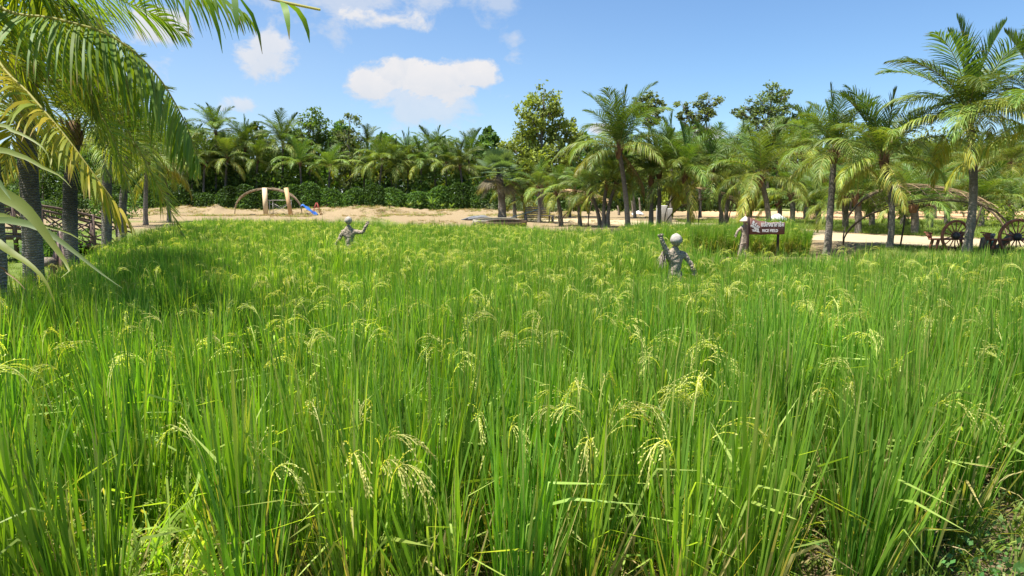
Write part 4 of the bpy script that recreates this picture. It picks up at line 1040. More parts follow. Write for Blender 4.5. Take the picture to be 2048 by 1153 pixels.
# ------------------------------------------------------------------ sign
def sign():
    D = 23.6; tl = at(1497, 436, D); tr = at(1566, 445, D); bl = at(1499, 470, D); br = at(1567, 468.5, D)
    b = (bl + br) / 2; b[2] = 0
    root = empty('rice_field_sign', b, 'brown wooden sign with white rice emblem and lettering on two dark posts', 'sign', rz=R(-4))
    W = tr[0] - tl[0]; z0 = bl[2]; zl, zr = tl[2], tr[2]
    s = np.linspace(0, 1, 28); topc = zl + (zr - zl) * (1 - (1 - np.clip(s / .62, 0, 1)) ** 1.7) + .012 * np.sin(s * 19); botc = z0 + .02 * s + .007 * np.sin(s * 13)
    x = -W / 2 + W * s; v = np.concatenate([np.stack([x, 0 * x + y, q], 1) for y in (-.025, .025) for q in (botc, topc)]); n = 28; i = np.arange(n - 1); q = []
    A, B, C, D_ = 0, n, 2 * n, 3 * n
    for a_, b_, f in ((A, B, 0), (C, D_, 1), (A, C, 1), (B, D_, 0)):
        k = np.stack([a_ + i, a_ + i + 1, b_ + i + 1, b_ + i], 1); q.append(k if not f else k[:, ::-1])
    q.append(np.array([(A, B, D_, C), (A + n - 1, C + n - 1, D_ + n - 1, B + n - 1)])); m = MB(); m.add(v, np.concatenate(q)); board = m.build('board', M_SIGN, root)
    for xx, h in ((-W / 2 - .035, zl + .03), (W / 2 - .19, z0 + .1)):
        m = MB(); yy = 0 if xx < -.5 else .075
        P = bez([(xx, yy, -.1), (xx + .01, yy, h * .5), (xx, yy, h)], 8); m.tube(P, np.array((.055, .052, .05, .05, .048, .047, .045, .042)), 8); m.build('post', M_SIGNPOST, root, smooth=True)

    def text(body, x, z, size, sx=1.0):
        cu = bpy.data.curves.new('lettering', 'FONT'); cu.body = body; cu.size = size; cu.extrude = .004; cu.align_x = 'LEFT'; cu.offset = size * .022
        o = bpy.data.objects.new('lettering', cu); SC.collection.objects.link(o); o.parent = root; o.location = (x, -.031, z); o.rotation_euler = (R(90), 0, 0); o.scale = (sx, 1, 1); cu.materials.append(M_WHITE); return o
    o1 = text('แปลงนาสาธิต', -W / 2 + W * .325, z0 + .295, .235, 1)
    o2 = text('RICE FIELD', -W / 2 + W * .365, z0 + .10, .135, 1)
    bpy.context.view_layer.update()
    dg = bpy.context.evaluated_depsgraph_get()
    for o, w in ((o1, W * .635), (o2, W * .44)):
        me = bpy.data.meshes.new_from_object(o.evaluated_get(dg)); t = bpy.data.objects.new('lettering', me); SC.collection.objects.link(t)
        t.parent = root; t.location = o.location; t.rotation_euler = o.rotation_euler; t.scale = (w / max(o.dimensions.x, .01), 1, 1)
        if not me.materials: me.materials.append(M_WHITE)
        bpy.data.objects.remove(o)
    # emblem: sprouting rice sheaf over furrow lines
    m = MB(); cx, cz = -W / 2 + W * .165, z0 + .30; y = -.030; rn = np.random.default_rng(8)

    def pet(x, z, a, l, w):
        u = np.array((math.cos(a), 0, math.sin(a))); v_ = np.array((-math.sin(a), 0, math.cos(a))); p_ = np.array((x, y, z))
        t = np.linspace(0, 1, 7); P = p_ + np.outer(t * l, u); ww = w * np.sin(np.pi * np.clip(t, .03, .97)) ** .7; m.ribbon(P, v_, ww)
    pet(cx - .06, cz + .08, R(95), .12, .075); pet(cx - .02, cz + .06, R(35), .11, .035)
    for k in range(7):
        xx = cx - .12 + .038 * k; zz = cz + .05 - .022 * k; pet(xx, zz, R(75 + rn.uniform(-20, 20)), .10, .026); pet(xx, zz, R(-70 + rn.uniform(-25, 25)), .11, .03); pet(xx - .01, zz, R(-120), .07, .026)
    pet(cx - .15, cz + .01, R(20), .1, .03); pet(cx + .02, cz - .07, R(-40), .13, .025)
    pet(cx - .12, cz - .12, R(-8), .14, .026); pet(cx - .1, cz - .165, R(-3), .14, .026); pet(cx + .0, cz - .12, R(-50), .1, .03); pet(cx + .02, cz - .175, R(-12), .16, .03)
    m.build('emblem', M_WHITE, root)


sign()


# ------------------------------------------------------------------ straw figures
def figure(loc, rz, joints, edges, radii, label, head, head_r, head_mat, fingers=(), hat=None, name='straw_figure', cap=False):
    root = empty(name, loc, label, 'straw figure', 'straw figures standing in the rice', rz)
    me = bpy.data.meshes.new('body'); J = [tuple(j) for j in joints]; E = [tuple(e) for e in edges]; rad = list(radii)
    for hand, dirv in fingers:                                   # five fingers at each hand
        d = nrm(dirv); sd_ = nrm(np.cross(d, (0.2, 1, .1)))
        for k in range(5):
            off = (k - 2) * .014; l = (.05, .062, .066, .06, .045)[k]
            a = np.array(J[hand]) + sd_ * off + d * .02; bb = a + nrm(d + sd_ * (.18 * (k - 2) if k else -.9)) * l * .5; c = bb + nrm(d + np.array((0, -.5, -.2))) * l * .5
            i = len(J); J += [tuple(a), tuple(bb), tuple(c)]; rad += [.010, .009, .006]; E += [(hand, i), (i, i + 1), (i + 1, i + 2)]
    me.from_pydata(J, E, []); o = bpy.data.objects.new('body', me); SC.collection.objects.link(o); o.parent = root
    md = o.modifiers.new('skin', 'SKIN'); sk = me.skin_vertices[0].data
    for i, r_ in enumerate(rad): sk[i].radius = (r_, r_) if np.isscalar(r_) else r_
    sk[0].use_root = True; md.use_smooth_shade = True
    sb = o.modifiers.new('sub', 'SUBSURF'); sb.levels = 3; sb.render_levels = 3
    tx = bpy.data.textures.get('lumps') or bpy.data.textures.new('lumps', 'CLOUDS'); tx.noise_scale = .035; tx.noise_depth = 3
    dm = o.modifiers.new('lump', 'DISPLACE'); dm.texture = tx; dm.strength = .045; dm.mid_level = .5; dm.texture_coords = 'LOCAL'
    me.materials.append(M_STRAW)
    h = MB(); nu, nv = 20, 14; th = np.linspace(0, np.pi, nv); ph = np.arange(nu) / nu * 2 * np.pi; T_, F_ = np.meshgrid(th, ph, indexing='ij')
    X = np.sin(T_) * np.cos(F_); Y = np.sin(T_) * np.sin(F_); Z = np.cos(T_); face = np.clip(-Y, 0, 1)
    rr = head_r * (1 + .02 * np.sin(9 * X + 5 * Z)); V = np.stack([X * rr * .92, Y * rr * (1.02), Z * rr * 1.12], -1)
    V[..., 1] -= head_r * .16 * np.exp(-((X / .14) ** 2 + ((Z + .10) / .2) ** 2)) * (Y < 0)           # nose
    for ex in (-.36, .36): V[..., 1] += head_r * .10 * np.exp(-(((X - ex) / .17) ** 2 + ((Z - .08) / .15) ** 2)) * (Y < 0)   # eye hollows
    V[..., 1] += head_r * .06 * np.exp(-((X / .3) ** 2 + ((Z + .48) / .08) ** 2)) * (Y < 0)           # mouth
    for ex in (-1, 1): V[..., 0] += ex * head_r * .16 * np.exp(-(((X - ex * .95) / .25) ** 2 + ((Z + .02) / .22) ** 2 + (Y / .2) ** 2))   # ears
    i, j = np.meshgrid(np.arange(nv - 1), np.arange(nu), indexing='ij'); q = np.stack([i * nu + j, (i + 1) * nu + j, (i + 1) * nu + (j + 1) % nu, i * nu + (j + 1) % nu], -1).reshape(-1, 4)
    h.add(V.reshape(-1, 3) + np.array(head), q); h.build('head', head_mat, root, smooth=True)
    if cap:
        k = MB(); th = np.linspace(.02, np.pi * .60, 11); T_, F_ = np.meshgrid(th, ph, indexing='ij'); q_ = head_r * (1.12 + .03 * np.sin(5 * F_) * np.sin(3 * T_) + .10 * np.exp(-(T_ / .25) ** 2))
        V = np.stack([np.sin(T_) * np.cos(F_) * q_, np.sin(T_) * np.sin(F_) * q_ * 1.05, np.cos(T_) * q_ * 1.08 + .012], -1); V[-1] = V[-2] * (.93, .93, 1) - (0, 0, .02)
        i, j = np.meshgrid(np.arange(10), np.arange(nu), indexing='ij'); k.add(V.reshape(-1, 3) + np.array(head), np.stack([i * nu + j, (i + 1) * nu + j, (i + 1) * nu + (j + 1) % nu, i * nu + (j + 1) % nu], -1).reshape(-1, 4)); k.build('cap', M_CLAY, root, smooth=True)
    if hat:
        k = MB(); cz = head[2] + head_r * .45; n = 28; an = np.arange(n) / n * 2 * np.pi
        prof = [(.005, hat[1]), (hat[0] * .35, hat[1] * .66), (hat[0] * .7, hat[1] * .30), (hat[0], -.01), (hat[0] * .98, -.03), (hat[0] * .65, hat[1] * .24), (.02, hat[1] * .85)]
        V = np.array([(r_ * np.cos(a), r_ * np.sin(a), z_) for r_, z_ in prof for a in an]) + np.array((head[0], head[1], cz)); i, j = np.meshgrid(np.arange(len(prof) - 1), np.arange(n), indexing='ij')
        k.add(V, np.stack([i * n + j, i * n + (j + 1) % n, (i + 1) * n + (j + 1) % n, (i + 1) * n + j], -1).reshape(-1, 4)); k.build('hat', M_HAT, root, smooth=True)
    return root


def legs(z=.78, w=.10): return [(-w, 0, z - .10), (-w * 1.1, .01, z * .5), (-w * 1.15, 0, .06), (w, 0, z - .10), (w * 1.1, .01, z * .5), (w * 1.15, 0, .06)]


# near figure: one arm thrown up to the left, the other bent down
J = [(0, 0, .82), (0, 0, 1.0), (0, .0, 1.22), (0, 0, 1.33), (-.02, 0, 1.42), (-.15, 0, 1.26), (-.235, -.04, 1.42), (-.30, -.06, 1.57), (.16, 0, 1.25), (.27, -.02, 1.10), (.345, -.05, .945)] + legs(.82)
E = [(0, 1), (1, 2), (2, 3), (3, 4), (2, 5), (5, 6), (6, 7), (2, 8), (8, 9), (9, 10), (0, 11), (11, 12), (12, 13), (0, 14), (14, 15), (15, 16)]
RD = [(.12, .09), (.105, .08), (.15, .085), (.065, .06), .05, .062, .042, .032, .062, .042, .034, .075, .055, .045, .075, .055, .045]
p1 = at(1352, 480, 12.2); zf = p1[2] - 1.52
figure((p1[0], 12.2, zf), R(4), J, E, RD, 'straw figure with white cap head, one arm raised, nearest to the camera', (.0, -.01, 1.50), .098, M_STRAW, cap=True, fingers=((7, (-.35, -.1, 1)), (10, (.35, -.1, -1))))
# hanging straw fringe under the raised arm belongs to the figure
fr = MB(); rn_ = np.random.default_rng(4)
for i in range(70):
    q = np.array((-.17 - rn_.uniform(0, .09), rn_.normal(0, .025), 1.27 + rn_.uniform(-.06, .05))); blade(fr, q, (rn_.normal(-.15, .2), rn_.normal(0, .2), -1), rn_.uniform(.12, .28), .013, .1, rn_.uniform(-1, 1), np.array((1., 1, 1)), np.array((1., 1, 1)), 4)
f1 = [o for o in bpy.data.objects if o.name.startswith('straw_figure')][0]; fr.build('straw_fringe', M_STRAW, f1)
# far figure: arms spread, one curving up
J = [(0, 0, .80), (0, 0, 1.0), (0, 0, 1.22), (0, 0, 1.34), (0.0, 0, 1.42), (-.15, 0, 1.22), (-.24, -.03, 1.06), (-.34, -.06, .90), (.16, 0, 1.24), (.36, -.03, 1.22), (.49, -.05, 1.44)] + legs(.80)
p3 = at(697, 441, 16.5); figure((p3[0], 16.5, p3[2] - 1.52), R(-6), J, E, RD, 'straw figure in a pale cap half sunk in the rice, one forearm curving upward', (0, -.01, 1.50), .080, M_STRAW, cap=True, fingers=((7, (-.5, 0, -1)), (10, (.3, 0, 1))))
# hatted figure left of the sign, standing sideways with long skirt
J = [(0, 0, .75), (0, 0, .95), (0, 0, 1.12), (0, 0, 1.24), (0, 0, 1.32), (-.13, 0, 1.13), (-.25, -.03, 1.04), (-.33, -.05, .88), (.10, .04, 1.12), (.13, .05, .95), (.14, .03, .80)] + [(-.05, 0, .6), (-.10, 0, .38), (-.16, 0, .05), (.06, 0, .6), (.05, 0, .38), (.05, 0, .05)]
RD2 = [(.115, .1), (.10, .085), (.12, .08), (.07, .06), .055, .058, .045, .034, .055, .042, .034, .10, .085, .075, .10, .085, .075]
p2 = at(1490, 446, 24.2); figure((p2[0], 24.2, -.02), R(0), J, E, RD2, 'straw figure in a conical woven hat close beside the sign', (0, -.01, 1.36), .085, M_STRAW, fingers=((7, (-.4, 0, -1)), (10, (0, 0, -1))), hat=(.20, .17))


# ------------------------------------------------------------------ cart wheel benches
def wheel_bench(px, py, D, r_, rz, label):
    c = at(px, py, D); b = np.array((c[0], D, gz(c[0], D))); cz = c[2] - b[2]
    root = empty('wheel_bench', b, label, 'bench', 'benches with cart wheel backs', rz)
    n = 56; an = np.arange(n) / n * 2 * np.pi; m = MB(); prof = [(r_ * .86, -.035), (r_, -.035), (r_, .035), (r_ * .86, .035)]
    V = np.array([(q * math.cos(a), y, cz + q * math.sin(a)) for a in an for q, y in prof]); i, j = np.meshgrid(np.arange(n), np.arange(4), indexing='ij')
    m.add(V, np.stack([i * 4 + j, ((i + 1) % n) * 4 + j, ((i + 1) % n) * 4 + (j + 1) % 4, i * 4 + (j + 1) % 4], -1).reshape(-1, 4)); wh = m.build('wheel_rim', M_RED, root)
    for k in range(14):
        a = k / 14 * 2 * np.pi + .22; d = np.array((math.cos(a), 0, math.sin(a))); m = MB(); m.tube(np.array([d * r_ * .12, d * r_ * .3, d * r_ * .6, d * r_ * .89]) + (0, 0, cz), [.024, .020, .017, .021], 6); m.build('spoke', M_RED, root, smooth=True)
    m = MB(); m.tube([(0, -.15, cz), (0, -.11, cz), (0, -.05, cz), (0, .05, cz), (0, .12, cz)], [.05, .085, .125, .125, .08], 16); m.build('hub', M_HUB, root, smooth=True)
    m = MB()
    for y in (.09, .22, .35): m.box((0, y, .42), (r_ * 2.5, 0, 0), (0, .115, 0), (0, 0, .045))
    m.build('seat', M_RED, root)
    for sx in (-1, 1):
        for y in (.10, .36):
            m = MB(); m.beam((sx * r_ * 1.0, y, .40), (sx * r_ * 1.2, y, -.03), .07, .07, up=(0, 1, 0)); m.build('leg', M_RED, root)
        m = MB()
        for k in range(4): m.beam((sx * r_ * (1.02 + .05 * k), .42, .44), (sx * r_ * (1.0 + .12 * k), .46, .60), .035, .035, up=(0, 1, 0))
        m.beam((sx * r_ * .92, .46, .61), (sx * r_ * 1.45, .48, .64), .06, .04); m.build('armrest', M_RED, root)
    m = MB(); m.beam((-r_ * 1.1, .24, .12), (r_ * 1.1, .24, .12), .06, .06); m.build('stretcher', M_RED, root)


wheel_bench(1911, 472, 22.4, .53, R(8), 'red brown cart wheel bench half hidden by the tallest palm trunk')
wheel_bench(2034, 474, 21.6, .58, R(-4), 'red brown cart wheel bench cut by the picture border')
# stump, pot and log between the wheels
b = gpos(1972, 503); root = b
m = MB(); P = np.array([(0, 0, -.05), (0, 0, .15), (.01, 0, .38), (0, 0, .46)]); m.tube(P, [.25, .21, .20, .19], 14); m.add(np.array([(0, 0, .47)]), None, None)
o = m.build('stump', M_LOG, loc=tuple(b), smooth=False); tag(o, 'grey weathered tree stump between the cart wheels', 'stump')
m = MB(); pr = [(.03, -.09), (.08, -.06), (.11, .0), (.10, .07), (.07, .10), (.06, .10), (.08, .06)]; an = np.arange(16) / 16 * 2 * np.pi
V = np.array([(q * math.cos(a), z_, q * math.sin(a)) for q, z_ in pr for a in an]); i, j = np.meshgrid(np.arange(len(pr) - 1), np.arange(16), indexing='ij')
m.add(V, np.stack([i * 16 + j, i * 16 + (j + 1) % 16, (i + 1) * 16 + (j + 1) % 16, (i + 1) * 16 + j], -1).reshape(-1, 4))
tag(m.build('pot', M_POT, loc=(b[0] - .06, b[1] - .30, b[2] + .30), smooth=True), 'small green glazed pot set against the stump', 'pot')
c = gpos(1996, 506); m = MB(); m.tube(bez([(-.15, 0, .05), (.12, .05, .2), (.35, .1, .45), (.5, .1, .6)], 8), [.13, .13, .12, .12, .11, .1, .1, .09], 10); tag(m.build('log', M_LOG, loc=tuple(c), smooth=True), 'dark leaning log propped against the far cart wheel', 'log')
c = gpos(1972, 503); m = MB()
for k in range(4): m.tube(bez([(-.12 + .08 * k, -.1, .50), (.05 + .08 * k, .1, .56), (.2 + .05 * k, .2, .50)], 5), .045, 7)
tag(m.build('firewood', M_GREYWOOD, loc=tuple(c)), 'short reddish firewood pieces lying on top of the stump', 'firewood')


# ------------------------------------------------------------------ bench, boats, posts, sheets
def bamboo_bench():
    b = gpos(1078, 445); root = empty('bamboo_bench', b, 'bamboo bench platform with slatted back in the shade of the yellow palm', 'bench', rz=R(3)); W = 2.1
    m = MB(); [m.box((0, .1 * k - .35, .45), (W, 0, 0), (0, .085, 0), (0, 0, .04)) for k in range(8)]; m.build('seat', M_GREYWOOD, root)
    for x in (-W / 2 + .1, 0, W / 2 - .1):
        for y in (-.35, .35): m = MB(); m.beam((x, y, .43), (x, y, -.05), .09, .09); m.build('leg', M_GREYWOOD, root)
    m = MB(); [m.box((-.1, .42, .62 + .13 * k), (W * .9, 0, 0), (0, .03, 0), (0, 0, .09)) for k in range(4)]; [m.beam((x, .46, 0), (x, .46, 1.15), .06, .06) for x in (-W / 2 + .1, W / 2 - .3)]; m.build('backrest', M_GREYWOOD, root)
    b2 = gpos(1108, 444); r2 = empty('stool', b2, 'low slatted stool next to the bamboo bench', 'stool')
    m = MB(); [m.box((0, .12 * k - .12, .40), (.8, 0, 0), (0, .1, 0), (0, 0, .04)) for k in range(3)]; m.build('seat', M_GREYWOOD, r2)
    for x in (-.33, .33): m = MB(); m.beam((x, -.1, .38), (x, -.1, -.03), .07, .07); m.beam((x, .1, .38), (x, .1, -.03), .07, .07); m.build('leg', M_GREYWOOD, r2)
    # straw heap behind
    rn = np.random.default_rng(12); m = MB(); h = gpos(1072, 440)
    for i in range(1300):
        a = rn.uniform(0, 6.28); q = rn.uniform(0, 1) ** .6; p_ = np.array((1.5 * q * math.cos(a), .8 * q * math.sin(a), 1.0 * (1 - q ** 2) * rn.uniform(.6, 1)))
        blade(m, p_, rn.normal(0, 1, 3) * (1, 1, .5), rn.uniform(.2, .5), .02, rn.uniform(0, .8), rn.uniform(-1, 1), C_DRY * rn.uniform(.5, 1), C_DRY * rn.uniform(.6, 1.1), 4)
    tag(m.build('straw', M_RICE, loc=tuple(h)), 'heap of dry brown straw behind the bamboo bench', 'straw', kind='stuff')


bamboo_bench()


def boat(px, py, L, rz, label, mat):
    b = gpos(px, py); m = MB(); n = 15; s = np.linspace(-1, 1, n); rows = []
    for u in s:
        w = .34 * (1 - abs(u) ** 2.4) + .02; h = .30 + .14 * u ** 2
        rows.append([(u * L / 2, w * math.cos(a), .34 - h * math.sin(a) * 1.0 + .0) for a in np.linspace(0, np.pi, 9)])
    V = np.array(rows).reshape(-1, 3); i, j = np.meshgrid(np.arange(n - 1), np.arange(8), indexing='ij'); m.add(V, np.stack([i * 9 + j, i * 9 + j + 1, (i + 1) * 9 + j + 1, (i + 1) * 9 + j], -1).reshape(-1, 4))
    m.tube(np.array([r_[0] for r_ in rows]), .025, 5); m.tube(np.array([r_[-1] for r_ in rows]), .025, 5)
    o = m.build('boat', mat, loc=tuple(b), smooth=True); o.rotation_euler = (.25, 0, rz); sm = o.modifiers.new('thick', 'SOLIDIFY'); sm.thickness = .03; tag(o, label, 'boat', 'small boats drawn up on the bank')


boat(992, 450, 3.4, R(32), 'narrow pale boat drawn up on the bank, bow towards the fan palm', M_BOAT)
boat(1012, 453, 2.7, R(24), 'greenish tilted boat lying nearest to the rice', M_MAT)
m = MB(); m.tube([(0, 0, .1), (3.2, 1.4, 1.0)], .03, 6); tag(m.build('pole', solid_mat('pale_blue_pole', (.35, .50, .52), (.25, .38, .40), 5, .5, .1), loc=tuple(gpos(995, 446))), 'pale blue pole slanting up over the boats', 'pole')
m = MB(); rn_ = np.random.default_rng(2)
for k in range(7): m.tube(bez([(rn_.uniform(-1.5, 0), rn_.normal(0, .2), .05), (rn_.uniform(-.5, .5), rn_.normal(0, .2), rn_.uniform(.1, .3)), (rn_.uniform(.2, 1.6), rn_.normal(0, .2), .05)], 7), [.03, .09, .13, .15, .12, .09, .03], 6)
tag(m.build('net', M_NET, loc=tuple(gpos(960, 441))), 'crumpled dark net lying on the bare earth by the boats', 'net')
for i, (px, pt, pb, lab) in enumerate([(1253, 392, 431, 'pale post, tallest of the four before the dark hedge'), (1266, 402, 430, 'short pale post second from the wide trunk'), (1281, 396, 431, 'leaning pale post nearest the close pair of palms'), (1238, 412, 431, 'stubby brownish post half behind the tall palm trunk')]):
    D = on_ground(px, pb, .4)[1]; b = at(px, pb, D); b[2] = gz(b[0], b[1]) - .05; t = at(px - 3, pt, D) - b; m = MB(); m.tube(bez([(0, 0, 0), t * .5 + (.03, 0, 0), t], 8), np.linspace(.13, .06, 8) * rng.uniform(.9, 1.1, 8), 8); tag(m.build('wooden_post', M_LOG, loc=tuple(b), smooth=True), lab, 'post', 'pale posts before the dark hedge')
for (px, py, w, h, lab) in ((1323, 449, .62, 1.25, 'grey concrete block, the broader and taller of the pair under the middle arch'), (1335, 448, .5, 1.05, 'smaller grey concrete block under the middle arch')):
    b = gpos(px, py); m = MB(); m.box((0, 0, h / 2 - .03), (w, 0, 0), (0, w, 0), (0, 0, h)); o = m.build('concrete_block', M_CONC, loc=tuple(b)); bv = o.modifiers.new('bevel', 'BEVEL'); bv.width = .04; bv.segments = 2; tag(o, lab, 'block', 'concrete blocks under the middle arch')
for (px, py, w, h, lab) in ((1275, 431, 1.1, .35, 'white plastic sheet lying before the posts beyond the lattice shelter'), (1552, 446, 1.5, .55, 'white bundle on the sand seen above the sign')):
    b = gpos(px, py); m = MB(); n = 10; gx, gy = np.meshgrid(np.linspace(-1, 1, n), np.linspace(-1, 1, n)); zz = h * (1 - .7 * gx ** 2) * (1 - .6 * gy ** 2) * (1 + .15 * np.sin(5 * gx + 3 * gy) + .1 * np.sin(9 * gy)); idx = np.arange(n * n).reshape(n, n)
    m.add(np.stack([gx * w / 2, gy * w * .3, zz], -1).reshape(-1, 3), np.stack([idx[:-1, :-1], idx[:-1, 1:], idx[1:, 1:], idx[1:, :-1]], -1).reshape(-1, 4)); o = m.build('sheet', M_SHEET, loc=tuple(b), smooth=True); o.modifiers.new('thick', 'SOLIDIFY').thickness = .03; tag(o, lab, 'sheet')


def blade_plant(px, py, h, n, col, name, label, cat, group, seed, w=.16, D=None):
    rn = np.random.default_rng(seed); b = gpos(px, py) if D is None else at(px, py, D); b[2] = gz(b[0], b[1]) - .03
    root = empty(name, b, label, cat, group); m = MB(); m.tube([(0, 0, 0), (0, 0, h * .45)], [.07, .05], 7, np.array(col) * .8); m.build('stem', M_TREE, root)
    m = MB()
    for i in range(n):
        a = i * 2.4 + rn.normal(0, .2); e = rn.uniform(.15, .8); blade(m, (0, 0, h * .42), (math.cos(a) * math.sin(e), math.sin(a) * math.sin(e), math.cos(e)), h * rn.uniform(.5, .75), w, rn.uniform(.6, 1.5), rn.uniform(-.3, .3), np.array(col) * rn.uniform(.8, 1.2), np.array(col) * 1.2, 8)
    m.build('leaf', M_TREE, root)


BAN = 'young banana plants on the bank before the hedge'
for i, (px, py, h, lab) in enumerate([(864, 425, 2.0, 'tallest young banana plant, set on the bank before the hedge'), (952, 424, 1.9, 'young banana plant with wide arching leaves beside the pale shrubs'), (838, 426, 1.1, 'small banana plant just left of the tallest one'), (820, 426, 1.0, 'thin banana plant at the end of the planted row'), (903, 425, 1.1, 'small banana plant between the two big ones'), (780, 428, .8, 'tiny banana shoot on bare earth'), (1175, 430, 1.4, 'banana plant seen inside the lattice shelter'), (885, 426, .9, 'low banana shoot right of the tallest plant')]):
    blade_plant(px, py, h, 8, (.13, .20, .05), 'banana_plant', lab, 'banana plant', BAN, 400 + i)


def shrub(px, py, w, h, col, label, seed, n=700, leaf=.2, group=None):
    rn = np.random.default_rng(seed); b = gpos(px, py); b[2] = gz(b[0], b[1]); m = MB(); root = empty('shrub', b, label, 'shrub', group)
    C = rn.normal(0, 1, (n, 3)) * (w * .3, .3, .2 * h) + (0, 0, h * .45); C[:, 2] = np.abs(C[:, 2]); leaves(m, C, leaf, rn, col, .4); m.build('foliage', M_TREE, root)
    m = MB(); [m.tube([(0, 0, -.03), (rn.normal(0, w * .12), 0, h * .4), (rn.normal(0, w * .25), 0, h * .8)], [.025, .018, .008], 4) for _ in range(7)]; m.build('stem', M_BARK, root)


SH = 'low pale shrubs before the dark hedge'
for i, (px, py, w, h, lab) in enumerate([(980, 424, 2.2, 1.25, 'widest pale silvery shrub left of the fan palm trunk'), (1033, 426, 1.2, 1.4, 'pale shrub between fan palm and yellow palm'), (1062, 426, 1.7, 1.5, 'tall pale shrub behind the straw heap'), (1098, 427, 1.2, 1.2, 'pale shrub right of the yellow palm trunk'), (1112, 427, .6, 1.5, 'narrow spiky pale shrub by the lattice shelter')]):
    shrub(px, py, w, h, (.24, .31, .19), lab, 430 + i, group=SH)
shrub(2010, 458, 2.2, 1.7, (.20, .24, .04), 'yellow green bush behind the far cart wheel', 440, 900, .16)
shrub(110, 520, 1.3, 1.2, (.07, .14, .025), 'dark glossy bush behind the crossed brown beams', 441, 800, .14)
shrub(128, 500, 1.5, 1.3, (.09, .16, .03), 'leafy bush beside the footbridge end', 442, 700, .14)


# ------------------------------------------------------------------ footbridge and bank furniture on the left
def footbridge():
    a = at(-60, 474, 20.5); b = at(240, 505, 25.0); b[2] = gz(b[0], b[1]) + .12; o = a.copy(); o[2] = 0
    root = empty('footbridge', o, 'reddish wooden footbridge with crossed railings over the pond', 'bridge'); n = 18; s = np.linspace(0, 1, n)
    d = b - a; t = nrm(np.array((d[0], d[1], 0))); sd_ = np.array((-t[1], t[0], 0)); P = a - o + np.outer(s, d); P[:, 2] += .35 * np.sin(np.pi * np.clip(s * .8 + .2, 0, 1)) - .1
    m = MB()
    for k in range(70):
        u = k / 69 * (n - 1); j = min(int(u), n - 2); c = P[j] + (P[j + 1] - P[j]) * (u - j); m.box(c, t * .085, sd_ * 1.5, (0, 0, .045))
    m.build('deck', M_BRIDGE, root)
    for q in (-.7, .7):
        m = MB(); m.tube(P + sd_ * q + (0, 0, -.12), .09, 6); m.build('beam', M_BRIDGE, root)
        m = MB(); m.tube(P + sd_ * q + (0, 0, .95), .045, 7); m.tube(P + sd_ * q + (0, 0, .78), .032, 6); m.tube(P + sd_ * q + (0, 0, .18), .035, 6); m.build('rail', M_BRIDGE, root, smooth=True)
        for k in range(0, n, 3):
            m = MB(); c = P[k] + sd_ * q; m.tube([c + (0, 0, -.7), c + (0, 0, 1.02)], .05, 7); m.build('post', M_BRIDGE, root)
        m = MB()
        for k in range(0, n - 3, 3):
            c0, c1 = P[k] + sd_ * q, P[k + 3] + sd_ * q; m.tube([c0 + (0, 0, .2), c1 + (0, 0, .78)], .028, 5); m.tube([c0 + (0, 0, .78), c1 + (0, 0, .2)], .028, 5)
        m.build('cross_brace', M_BRIDGE, root)


footbridge()
D = on_ground(118, 590, .2)[1]
b = at(118, 590, D); b[2] = gz(b[0], b[1]); root = empty('leaning_timbers', b, 'leaning reddish timber frame with a round cross log between two palm trunks', 'wooden frame')
for (x0, y0, x1, y1, w, n_) in ((100, 588, 126, 462, .13, 'beam'), (128, 590, 132, 468, .16, 'beam'), (150, 560, 104, 590, .10, 'brace')):
    m = MB(); q0 = at(x0, y0, D) - b; q1 = at(x1, y1, D + .15) - b; m.beam(q0, q1, w, w, up=(0, 1, 0)); m.build(n_, M_BRIDGE, root)
m = MB(); m.tube([at(93, 524, D - .2) - b, at(125, 527, D + .4) - b], .10, 10); m.build('log', M_LOG, root)
for (px, py, h, lab) in ((169, 566, .55, 'grey stump seat standing between two palm trunks on the lawn'), (133, 586, .5, 'grey stump seat at the foot of the timber frame')):
    c = gbase(px, py); m = MB(); m.tube([(0, 0, 0), (0, 0, h * .5), (.01, 0, h)], [.19, .17, .165], 14); tag(m.build('stump', M_CONC, loc=tuple(c)), lab, 'stump')
rn_ = np.random.default_rng(6); c = gbase(72, 650)
m = MB()
for i in range(46):
    a = rn_.uniform(0, 6.28); q = rn_.uniform(.33, .75); s_ = rn_.uniform(.05, .1); p_ = np.array((q * math.cos(a) * 1.2, q * math.sin(a), .02)); V = nrm(rn_.normal(0, 1, (8, 3)))
    m.tube([p_ - (0, 0, s_ * .5), p_, p_ + (0, 0, s_ * .5)], [s_ * .7, s_, s_ * .5], 6)
tag(m.build('stones', solid_mat('bank_stone', (.40, .33, .26), (.2, .16, .12), 9, .9, .5), loc=tuple(c)), 'scatter of small brown stones round the foot of the patchy palm', 'stones', kind='stuff')


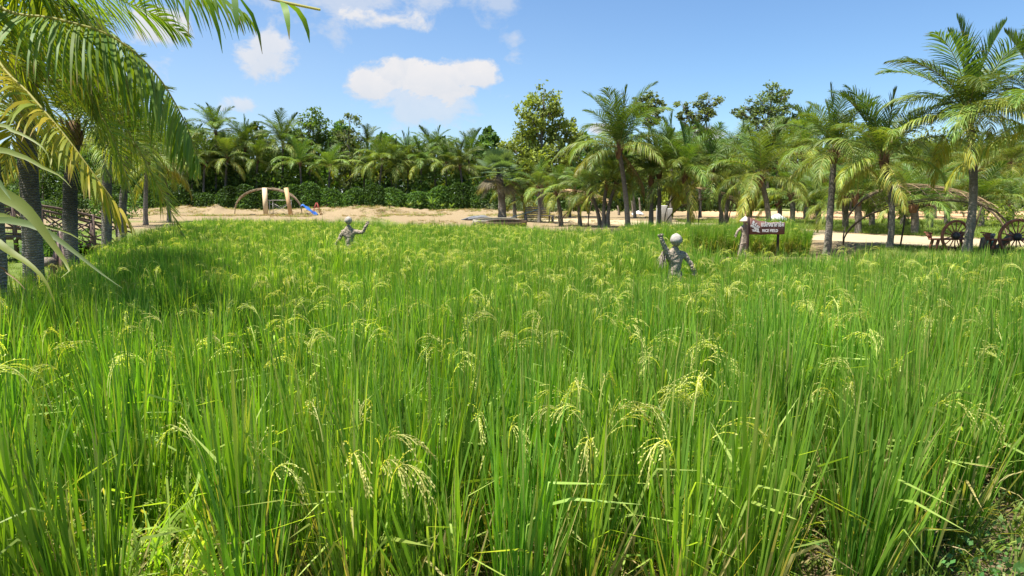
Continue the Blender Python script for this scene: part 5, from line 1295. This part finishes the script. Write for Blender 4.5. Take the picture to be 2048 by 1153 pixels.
# ------------------------------------------------------------------ broad bladed plant close on the left
def broad_plant():
    b = np.array((-2.55, 2.35, gz(-2.55, 2.35))); root = empty('broad_leaf_plant', b, 'pale green plant with long arching strap leaves close at the left edge', 'plant')
    m = MB(); m.tube(bez([(0, 0, -.05), (.05, 0, 1.0), (.1, .1, 2.3)], 9), np.linspace(.045, .03, 9), 8, (.12, .16, .05)); m.build('stem', M_BROAD, root, smooth=True)
    top = b + np.array((.1, .1, 2.2)); GC, YC, DC = np.array((.105, .15, .05)), np.array((.17, .20, .04)), np.array((.06, .08, .02))
    LV = [([(-30, 250), (25, 262), (62, 279), (92, 303), (104, 345)], .017, GC, YC, 2.5, .5), ([(-40, 300), (40, 312), (85, 335), (120, 352), (143, 376)], .024, GC, YC, 2.45, .3),
          ([(-40, 385), (20, 398), (60, 428), (100, 482), (128, 520), (139, 540), (133, 553), (122, 556)], .050, GC, YC, 2.35, .2), ([(-40, 442), (40, 445), (90, 462), (150, 505), (200, 545), (245, 577)], .026, GC, GC, 2.4, .4),
          ([(-40, 480), (20, 505), (60, 530), (92, 565), (112, 615)], .036, DC, YC, 2.3, .9), ([(-40, 430), (30, 440), (100, 455), (140, 468), (172, 488)], .020, GC, YC, 2.5, .3),
          ([(-40, 362), (0, 372), (15, 390), (22, 400)], .045, GC, GC, 2.28, .2), ([(-30, 532), (10, 545), (38, 565), (58, 590)], .012, np.array((.18, .11, .05)), np.array((.18, .11, .05)), 2.4, .5)]
    for pts, w, c0, c1, D, roll in LV:
        n = 26; P = bez([np.array((top[0], top[1], at(*pts[0], D)[2] - .05))] + [at(x, y, D - .02 * i) for i, (x, y) in enumerate(pts)], n); T = nrm(np.gradient(P, axis=0)); t = np.linspace(0, 1, n)
        S = nrm(np.cross(T, (0, -1, .15))); Nn = np.cross(S, T); W = nrm(S * math.cos(roll) + Nn * math.sin(roll)); ww = w * np.clip(np.minimum(.6 + t, (1.01 - t) * 2.6), .03, 1)
        m = MB(); cc = c0 + (c1 - c0) * t[:, None]; A = P - W * ww[:, None] * .5; B = P + W * ww[:, None] * .5; Md = P - np.cross(W, T) * ww[:, None] * .13
        V = np.stack([A, Md, B], 1).reshape(-1, 3); i = np.arange(n - 1) * 3; q = np.concatenate([np.stack([i + k, i + k + 1, i + k + 4, i + k + 3], 1) for k in (0, 1)])
        m.add(V - b, q, None, np.repeat(cc, 3, 0)); m.build('leaf', M_BROAD, root, smooth=True)


broad_plant()
